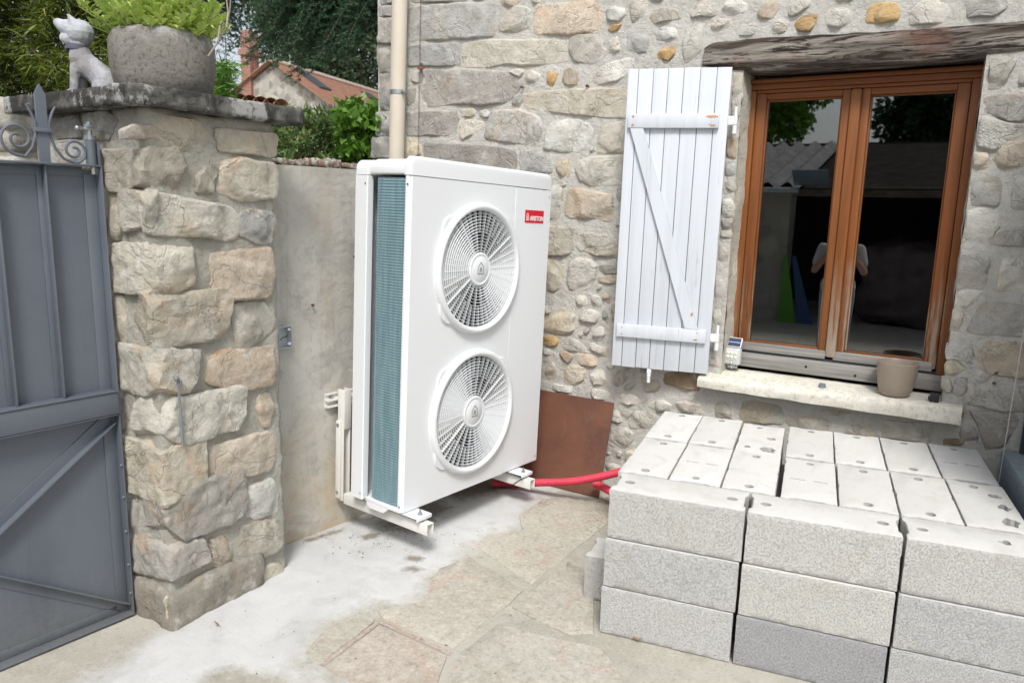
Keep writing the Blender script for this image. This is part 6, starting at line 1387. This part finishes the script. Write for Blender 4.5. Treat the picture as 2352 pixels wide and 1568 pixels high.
t = NT('far_rubble'); v = t.coord(); vc = t.vor(v, 2.6, 'F1', 'Color'); vd = t.vor(v, 2.6, 'DISTANCE_TO_EDGE'); c = t.mix(t.ramp(t.node('ShaderNodeSeparateColor', None, {0:vc}).outputs[0], [(.2, 0.0), (.8, 1.0)]), (.24, .22, .19), (.42, .40, .35)); c = t.mix(t.ramp(vd, [(.02, 1.0), (.08, 0.0)]), c, (.36, .345, .31)); M['farstone'] = t.end(c, .95, t.bump(vd, .05, .6))
gw.done('stone_wall', M['farstone'], fh, angle=None)
def roof_slope(name, s_):
    b_ = B(); nrow = 26
    for k in range(nrow):
        f0, f1 = k/nrow, (k+1.25)/nrow; w0, w1 = HWd*1.06*f0*s_, HWd*1.06*min(1.0, f1)*s_; z0, z1 = -drop*1.06*f0, -drop*1.06*min(1.0, f1)
        b_.hexa([loc(w0, z0+.02, -.25), loc(w1, z1+.065, -.25), loc(w1, z1+.03, -.25), loc(w0, z0-.01, -.25), loc(w0, z0+.02, RLn+.1), loc(w1, z1+.065, RLn+.1), loc(w1, z1+.03, RLn+.1), loc(w0, z0-.01, RLn+.1)])
    return b_.done(name, M['terraroof'], fh, angle=None)
t = NT('far_roof_tiles'); v = t.coord(); c = t.mix(t.ramp(t.noise(v, 2.5, 6, .7), [(.35, 0.0), (.65, 1.0)]), (.30, .155, .10), (.42, .235, .16)); c = t.mix(t.math('MULTIPLY', t.ramp(t.noise(v, 14, 5, .7), [(.5, 0.0), (.65, 1.0)]), .5), c, (.24, .15, .115)); M['terraroof'] = t.end(c, .9, t.bump(t.noise(v, 12, 5), .02, .6))
ro = roof_slope('roof_slope', 1); roof_slope('roof_slope', -1)
rt = B(); rt.lathe([(.19, 0), (.17, .42), (.14, .42), (.15, 0)], 10, None, 0, math.pi); rt.box((-.17, -.04, 0), (.17, .0, .42)); rtm = bpy.data.meshes.new('ridge_tile'); bmesh.ops.recalc_face_normals(rt.bm, faces=rt.bm.faces); rt.bm.to_mesh(rtm); rt.bm.free(); rtm.materials.append(plain('ridge_mortar', (.52, .44, .37), .9, var=.15))
q = rdir.to_track_quat('Z', 'Y').to_matrix(); yv = Vector((0,0,1)); xv = yv.cross(rdir).normalized(); rm = Matrix((xv, yv, rdir)).transposed().to_4x4(); k = 0; l_ = -.1
while l_ < RLn:
    o = link(bpy.data.objects.new('ridge_tile', rtm), fh); o.matrix_local = Matrix.Translation(loc(0, .03, l_)) @ rm; l_ += .44
for l0, w0, w1 in ((1.6, .12, .55), (8.0, .22, .62)):
    sl = Vector((gd.x*HWd, gd.y*HWd, -drop)).normalized(); nr__ = rdir.cross(sl); nr__ = nr__ if nr__.z > 0 else -nr__; c8 = []
    for l in (l0, l0+1.1):
        for f, o_ in ((w0, .06), (w1, .06), (w1, .14), (w0, .14)): c8.append(loc(HWd*f, -drop*f, l) + nr__*o_)
    B().hexa(c8).done('roof_window', M['darkmetal'], ro, angle=None)
b_ = B(); b_.hexa([loc(HWd*1.06, -drop*1.06-.05, -.1), loc(HWd*1.06+.1, -drop*1.06-.05, -.1), loc(HWd*1.06+.1, -drop*1.06+.05, -.1), loc(HWd*1.06, -drop*1.06+.05, -.1), loc(HWd*1.06, -drop*1.06-.05, RLn), loc(HWd*1.06+.1, -drop*1.06-.05, RLn), loc(HWd*1.06+.1, -drop*1.06+.05, RLn), loc(HWd*1.06, -drop*1.06+.05, RLn)]); b_.tube([loc(HWd*1.1, -drop*1.1, .2), loc(HWd*.98, -drop*1.2, .25), loc(HWd*.96, -drop*1.3, .25), loc(HWd*.96, gz0, .25)], .07, 8); b_.done('gutter', M['zinc'], fh, angle=40)
cm_ = hit(575, 178, rdir, A + rdir*.3); wch = (cm_-A).dot(gd); ztop = hit(575, 96, rdir, A + rdir*.3).z - A.z
t = NT('chimney_brick'); br_t = t.node('ShaderNodeTexBrick', None, {'Vector':t.node('ShaderNodeMapping', None, {'Vector':t.coord(), 'Rotation':(R(90), 0, 0)}).outputs[0], 'Color1':(.28, .08, .05), 'Color2':(.21, .06, .04), 'Mortar':(.40, .34, .29), 'Scale':1.0, 'Mortar Size':.010, 'Brick Width':.22, 'Row Height':.075}); M['brick'] = t.end(br_t.outputs[0], .9)
b_ = B(); hw_ = .30
for w, l, z0, z1 in ((hw_, .38, -drop, ztop-.75), (hw_+.10, .48, ztop-.7495, ztop-.45), (hw_, .38, ztop-.4495, ztop+.5)): b_.hexa([loc(wch-w, z0, .32-l), loc(wch+w, z0, .32-l), loc(wch+w, z1, .32-l), loc(wch-w, z1, .32-l), loc(wch-w, z0, .32+l), loc(wch+w, z0, .32+l), loc(wch+w, z1, .32+l), loc(wch-w, z1, .32+l)])
b_.done('chimney', M['brick'], fh, angle=None)
# low tiled garden wall between the trees
gwl = empty('garden_wall', tuple(depth(520, 230, 8.0))[:2] + (0,), 'low garden wall with orange roof tiles behind the planter', 'wall'); e0, e1 = depth(470, 208, 8.0), depth(640, 222, 8.6); d_ = e1-e0; d_.z = 0; d_.normalize(); n_ = Vector((d_.y, -d_.x, 0)); g0 = gwl.location; L_ = (Vector((e1.x, e1.y, 0))-Vector((e0.x, e0.y, 0))).length; zt = e0.z
b_ = B(); c8 = [e0+d_*s+n_*o for s in (0,) for o in (-.12, .12)]
b_.hexa([Vector((p.x, p.y, z))-g0 for (p, z) in ((e0-n_*.12, 0), (e0+n_*.12, 0), (e0+n_*.12, zt-.1), (e0-n_*.12, zt-.1), (e0+d_*L_-n_*.12, 0), (e0+d_*L_+n_*.12, 0), (e0+d_*L_+n_*.12, zt-.1), (e0+d_*L_-n_*.12, zt-.1))]).done('wall_body', M['farstone'], gwl, angle=None)
for k in range(7):
    p = e0 + d_*(k*L_/7); p.z = zt-.10; mt = Matrix((d_, n_, Vector((0,0,1)))).transposed().to_4x4(); mt.translation = p-g0
    B().lathe([(.10, -.18), (.085, .18)], 10, mt @ Matrix.Translation((L_/14, 0, -.01)) @ Matrix.Rotation(R(90), 4, 'X'), 0, math.pi).done('tile', M['terracotta'], gwl)
# neighbour pier seen left of the pillar
pr0 = depth(10, 200, 3.9); sp_ = empty('street_pier', (pr0.x, pr0.y, 0), 'grey stone pier at the left edge behind the gate', 'pier'); rzz = math.atan2(CR.y, CR.x); sp_.rotation_euler = (0,0,rzz)
bm_obj('pier_core', rough_box((-.8, -.1, 0), (.085, .3, 2.13), .03, .012, 3, .02, 7), M['mortar_pillar'], sp_, True); zz = 1.3; k = 0
while zz < 2.0:
    h_ = random.Random(k).uniform(.10, .17); o = bm_obj('stone', rough_box((-.26+.05*(k % 3), -.12, zz), (.10, .1, zz+h_-.02), .02, .014, k*5.1, .025, 8), M['quoin'], sp_, True); o.color = jcol('gkg'[k % 3], rs); zz += h_; k += 1

# ------------------------------------------------------------------ outbuilding opposite (seen in the panes), trees behind it
ob_ = empty('outbuilding', (-1, -7.5, 0), 'open fronted tiled outbuilding mirrored in the window panes', 'outbuilding'); ob_.matrix_world = Matrix.Identity(4)
B().box((-5.0, -7.9, 0), (-1.70, -7.5, 1.93)).done('stone_wall', M['farstone'], ob_, angle=None); B().box((-5.0, -10.9, 0), (4.0, -10.7, 2.9)).done('back_wall', M['darkroom'], ob_, angle=None); B().box((3.6, -10.7, 0), (4.0, -7.5, 2.0)).done('end_wall', M['farstone'], ob_, angle=None); B().box((-1.7, -7.72, 1.88), (3.6, -7.56, 1.98)).done('eave_beam', M['darktile'], ob_, angle=None)
def rz_(y): return 1.99 + (-7.35-y)*(.86/3.35)
q = B()
for k in range(34):
    y0, y1 = -7.35-3.35*k/34, -7.35-3.35*(k+1.2)/34
    for j in range(1): q.hexa([(-1.50, y0, rz_(y0)+.035), (4.1, y0, rz_(y0)+.035), (4.1, y0, rz_(y0)), (-1.50, y0, rz_(y0)), (-1.50, y1, rz_(y1)+.008), (4.1, y1, rz_(y1)+.008), (4.1, y1, rz_(y1)-.01), (-1.50, y1, rz_(y1)-.01)])
q.done('tile_roof', M['darktile'], ob_, angle=None)
q = B(); nc = 26; vv_ = []
for j in range(2):
    y = (-7.30, -10.7)[j]; vv_.append([q.bm.verts.new((-5.2 + 3.68*i/(nc*6), y, rz_(y)+.05+.045*math.sin(i*2*math.pi/6*1.0*.5))) for i in range(nc*6+1)])
for i in range(nc*6): q.bm.faces.new((vv_[0][i], vv_[0][i+1], vv_[1][i+1], vv_[1][i]))
q.done('corrugated_roof', M['fibre'], ob_, angle=60); B().tube([(-5.2, -7.22, 1.95), (-1.55, -7.22, 1.95)], .05, 10).done('gutter', M['zinc'], ob_)
B().box((-5, -7.0, 0), (-1.75, -7.05, .02)).done('step', M['farstone'], ob_, angle=None)
def board(name, label, lo, hi, rot, m): o = B().box(lo, hi, .01).done(name, m); tag(o, label, 'board'); o.rotation_euler = rot; return o
bd = B().prism([(0,0),(.26,0),(.05,1.0),(.0,1.02)], 0, .03, lambda a, b, c: Vector((a, -c, b))).done('green_board', plain('green_board', (.09, .30, .03), .5)); bd.location = (-1.72, -7.38, 0); bd.rotation_euler = (R(4), 0, 0); tag(bd, 'green board leaning beside the outbuilding wall', 'board')
bd = B().prism([(0,0),(.22,0),(-.12,1.0),(-.17,1.0)], 0, .03, lambda a, b, c: Vector((a, -c, b))).done('blue_board', plain('blue_board', (.03, .08, .22), .5)); bd.location = (-1.44, -7.42, 0); bd.rotation_euler = (R(4), 0, 0); tag(bd, 'blue board leaning in the outbuilding', 'board')
sp = B().box((-.24, -.01, -.16), (.24, .01, .16), .004).done('tilted_panel', plain('panel_glass', (.20, .26, .33), .12)); sp.location = (-1.38, -7.1, 2.13); sp.rotation_euler = (R(52), 0, R(180)); tag(sp, 'tilted pale glass panel fixed to the outbuilding eave', 'panel')
cvb = rough_box((-.7, -9.2, 0), (1.2, -7.9, 1.25), .06, .10, 6, .25, 2.2); cv_o = bm_obj('covered_trailer', cvb, plain('dusty_cover', (.10, .075, .08), .6, var=.3), None, True); tag(cv_o, 'trailer under a dusty mauve cover inside the outbuilding', 'cover')
for i_, (x_, y_, z_, rx, n, m, sd) in enumerate(((-3.9, -15, 4.2, 1.25, 8000, 'vine', 21), (-6.5, -19, 4.0, 1.8, 5000, 'linden', 22), (-.45, -15.5, 3.8, 1.0, 9000, 'spruce', 23), (3.8, -16, 4.0, 2.0, 6000, 'linden', 24))):
    r_ = np.random.RandomState(sd); cl_ = r_.normal(size=(30, 3)); cl_ /= np.linalg.norm(cl_, axis=1, keepdims=True); cl_ *= r_.rand(30, 1)**.4*[rx, rx, rx*.9]; w_ = r_.randint(0, 30, n); u = r_.normal(size=(n, 3)); u /= np.linalg.norm(u, axis=1, keepdims=True)
    t_ = empty('tree', (x_, y_, 0), ['light green tree', 'pale broadleaf tree', 'dark conifer', 'grey green tree'][i_] + ' behind the outbuilding, mirrored in the window', 'tree'); leaf_cloud('crown', cl_[w_]+u*r_.rand(n, 1)**.4*rx*.35+[0, 0, z_], u+r_.normal(size=(n, 3))*.5, .16, .10, M[m], t_); B().tube([(0,0,0), (0,0,z_)], [.18, .08], 8).done('trunk', M['bark'], t_)

# ------------------------------------------------------------------ person standing behind the camera, mirrored in the panes
pe = empty('person', (-.52, -4.5, 0), 'person in white T-shirt and pale trousers taking a picture, mirrored in the window', 'person'); pe.rotation_euler = (0, 0, R(-6))
skin = plain('skin', (.42, .25, .18), .55); arms = []; slv = []
for s_ in (-1, 1):
    sh, el, wr = (s_*.185, -.01, 1.265), (s_*.245, .07, 1.03), (s_*.085, .25, 1.275)
    arms += [('c', sh, el, .046, .038), ('c', el, wr, .040, .026), ('c', wr, (s_*.060, .285, 1.335), .028, .030)]
    for k in range(4): b0 = Vector((s_*.058, .292, 1.318+.020*k)); arms += [('c', b0, b0+Vector((-s_*.012, .034, .006)), .0090, .0085), ('c', b0+Vector((-s_*.012, .034, .006)), b0+Vector((-s_*(.034+.003*k), .040-.002*k, .004)), .0085, .0075)]
    arms += [('c', (s_*.066, .280, 1.322), (s_*.036, .268, 1.352), .0105, .0085)]
    slv += [('c', sh, tuple(Vector(sh).lerp(Vector(el), .62)), .060, .060)]
legs = []
for s_ in (-1, 1): legs += [('c', (s_*.088, 0, .80), (s_*.098, .03, .45), .085, .058), ('c', (s_*.098, .03, .45), (s_*.100, .0, .08), .058, .040)]
remeshed('body', arms + legs + [('c', (-.05, 0, .86), (.05, 0, .86), .115, .115), ('c', (0, 0, .90), (0, -.01, 1.20), .118, .130), ('c', (-.14, -.01, 1.25), (.14, -.01, 1.25), .055, .055), ('c', (0, -.01, 1.27), (0, .015, 1.40), .05, .048), ('s', (0, .03, 1.49), .098, (.80, .95, 1.18)), ('s', (0, .118, 1.47), .014, (.8, 1, 1.4)), ('s', (-.08, .02, 1.48), .022, (.4, .8, 1.2)), ('s', (.08, .02, 1.48), .022, (.4, .8, 1.2))], .0075, skin, pe)
remeshed('t_shirt', slv + [('c', (-.05, 0, .86), (.05, 0, .86), .135, .135), ('c', (0, 0, .90), (0, -.01, 1.19), .138, .148), ('c', (-.15, -.01, 1.245), (.15, -.01, 1.245), .068, .068)], .012, plain('white_cotton', (.50, .50, .50), .9), pe)
remeshed('trousers', [('c', (-.05, 0, .80), (.05, 0, .80), .128, .128)] + [x for s_ in (-1, 1) for x in (('c', (s_*.088, 0, .78), (s_*.098, .03, .45), .098, .074), ('c', (s_*.098, .03, .45), (s_*.100, .0, .10), .074, .062))], .012, plain('pale_denim', (.30, .32, .38), .9), pe)
for s_ in (-1, 1): remeshed('shoe', [('c', (s_*.100, -.03, .045), (s_*.108, .15, .035), .045, .036)], .010, plain('shoe', (.30, .30, .31), .7), pe); B().sph((s_*.032, .112, 1.50), .010, 10).done('eye', M['black'], pe)
remeshed('hair', [('s', (0, .005, 1.53), .105, (.82, .92, .95)), ('s', (0, -.04, 1.49), .085, (.9, .7, 1.1))], .010, plain('dark_hair', (.03, .022, .016), .7), pe)
ho = empty('camera_body', (-.52, -4.5, 0), 'black camera held up by the person mirrored in the window', 'camera'); ho.rotation_euler = (0, 0, R(-6)); B().box((-.062, .285, 1.32), (.062, .335, 1.405), .008).box((-.025, .29, 1.405), (.025, .33, 1.43), .006).done('housing', M['rubber'], ho); B().cyl((0, .335, 1.36), (0, .43, 1.36), .036, n=28).done('lens_barrel', M['rubber'], ho)

# ------------------------------------------------------------------ litter
rs = random.Random(17)
for (x, y, k) in ((498, 1433, 'leaf'), (1462, 1468, 'leaf'), (1700, 1520, 'leaf'), (1650, 1508, 'leaf')):
    p = on_z(x, y, .012); q = B(); r_ = random.Random(x); a = r_.uniform(0, 6.28) if x < 600 else .5; P = [Vector((.035*i/6-.017, .003*math.sin(i), .004+.004*math.sin(i*1.3))) for i in range(7)]
    for i in range(6): w = .004*math.sin((i+.5)/6*math.pi)+.001; w2 = .004*math.sin((i+1.5)/7*math.pi)+.0008; q.bm.faces.new([q.bm.verts.new(c) for c in (P[i]-Vector((0,w,0)), P[i]+Vector((0,w,.001)), P[i+1]+Vector((0,w2,.001)), P[i+1]-Vector((0,w2,0)))])
    bmesh.ops.remove_doubles(q.bm, verts=q.bm.verts, dist=.0006)
    o = q.done('dry_leaf', M['dry_leaf'], angle=None); o.location = p; o.rotation_euler = (0, 0, a); tag(o, {498:'curled brown dry leaf on the white cement', 1462:'dry orange leaf at the foot of the pale left block', 1700:'dry orange leaf strip at the foot of the dark block', 1650:'small dry leaf just left of the dark block'}[x], 'leaf', 'dry leaves on the ground')
cb = bmesh.new()
for k in range(420):
    if k < 230: x, y = rs.gauss(900, 90), rs.gauss(1235, 22); 
    elif k < 300: x, y = rs.uniform(420, 1300), rs.uniform(1200, 1560)
    else: x, y = rs.uniform(1340, 1430), rs.uniform(1130, 1230)
    p = on_z(x, y, .006); s_ = rs.uniform(.0008, .0026); bmesh.ops.create_icosphere(cb, subdivisions=1, radius=s_, matrix=Matrix.Translation(p) @ Matrix.Diagonal((rs.uniform(.7, 2.6), rs.uniform(.7, 1.6), .6, 1)) )
go = bm_obj('crumbs', cb, M['pebble'], None); tag(go, 'dark crumbs and soil grains scattered on the ground', 'debris', kind='stuff')
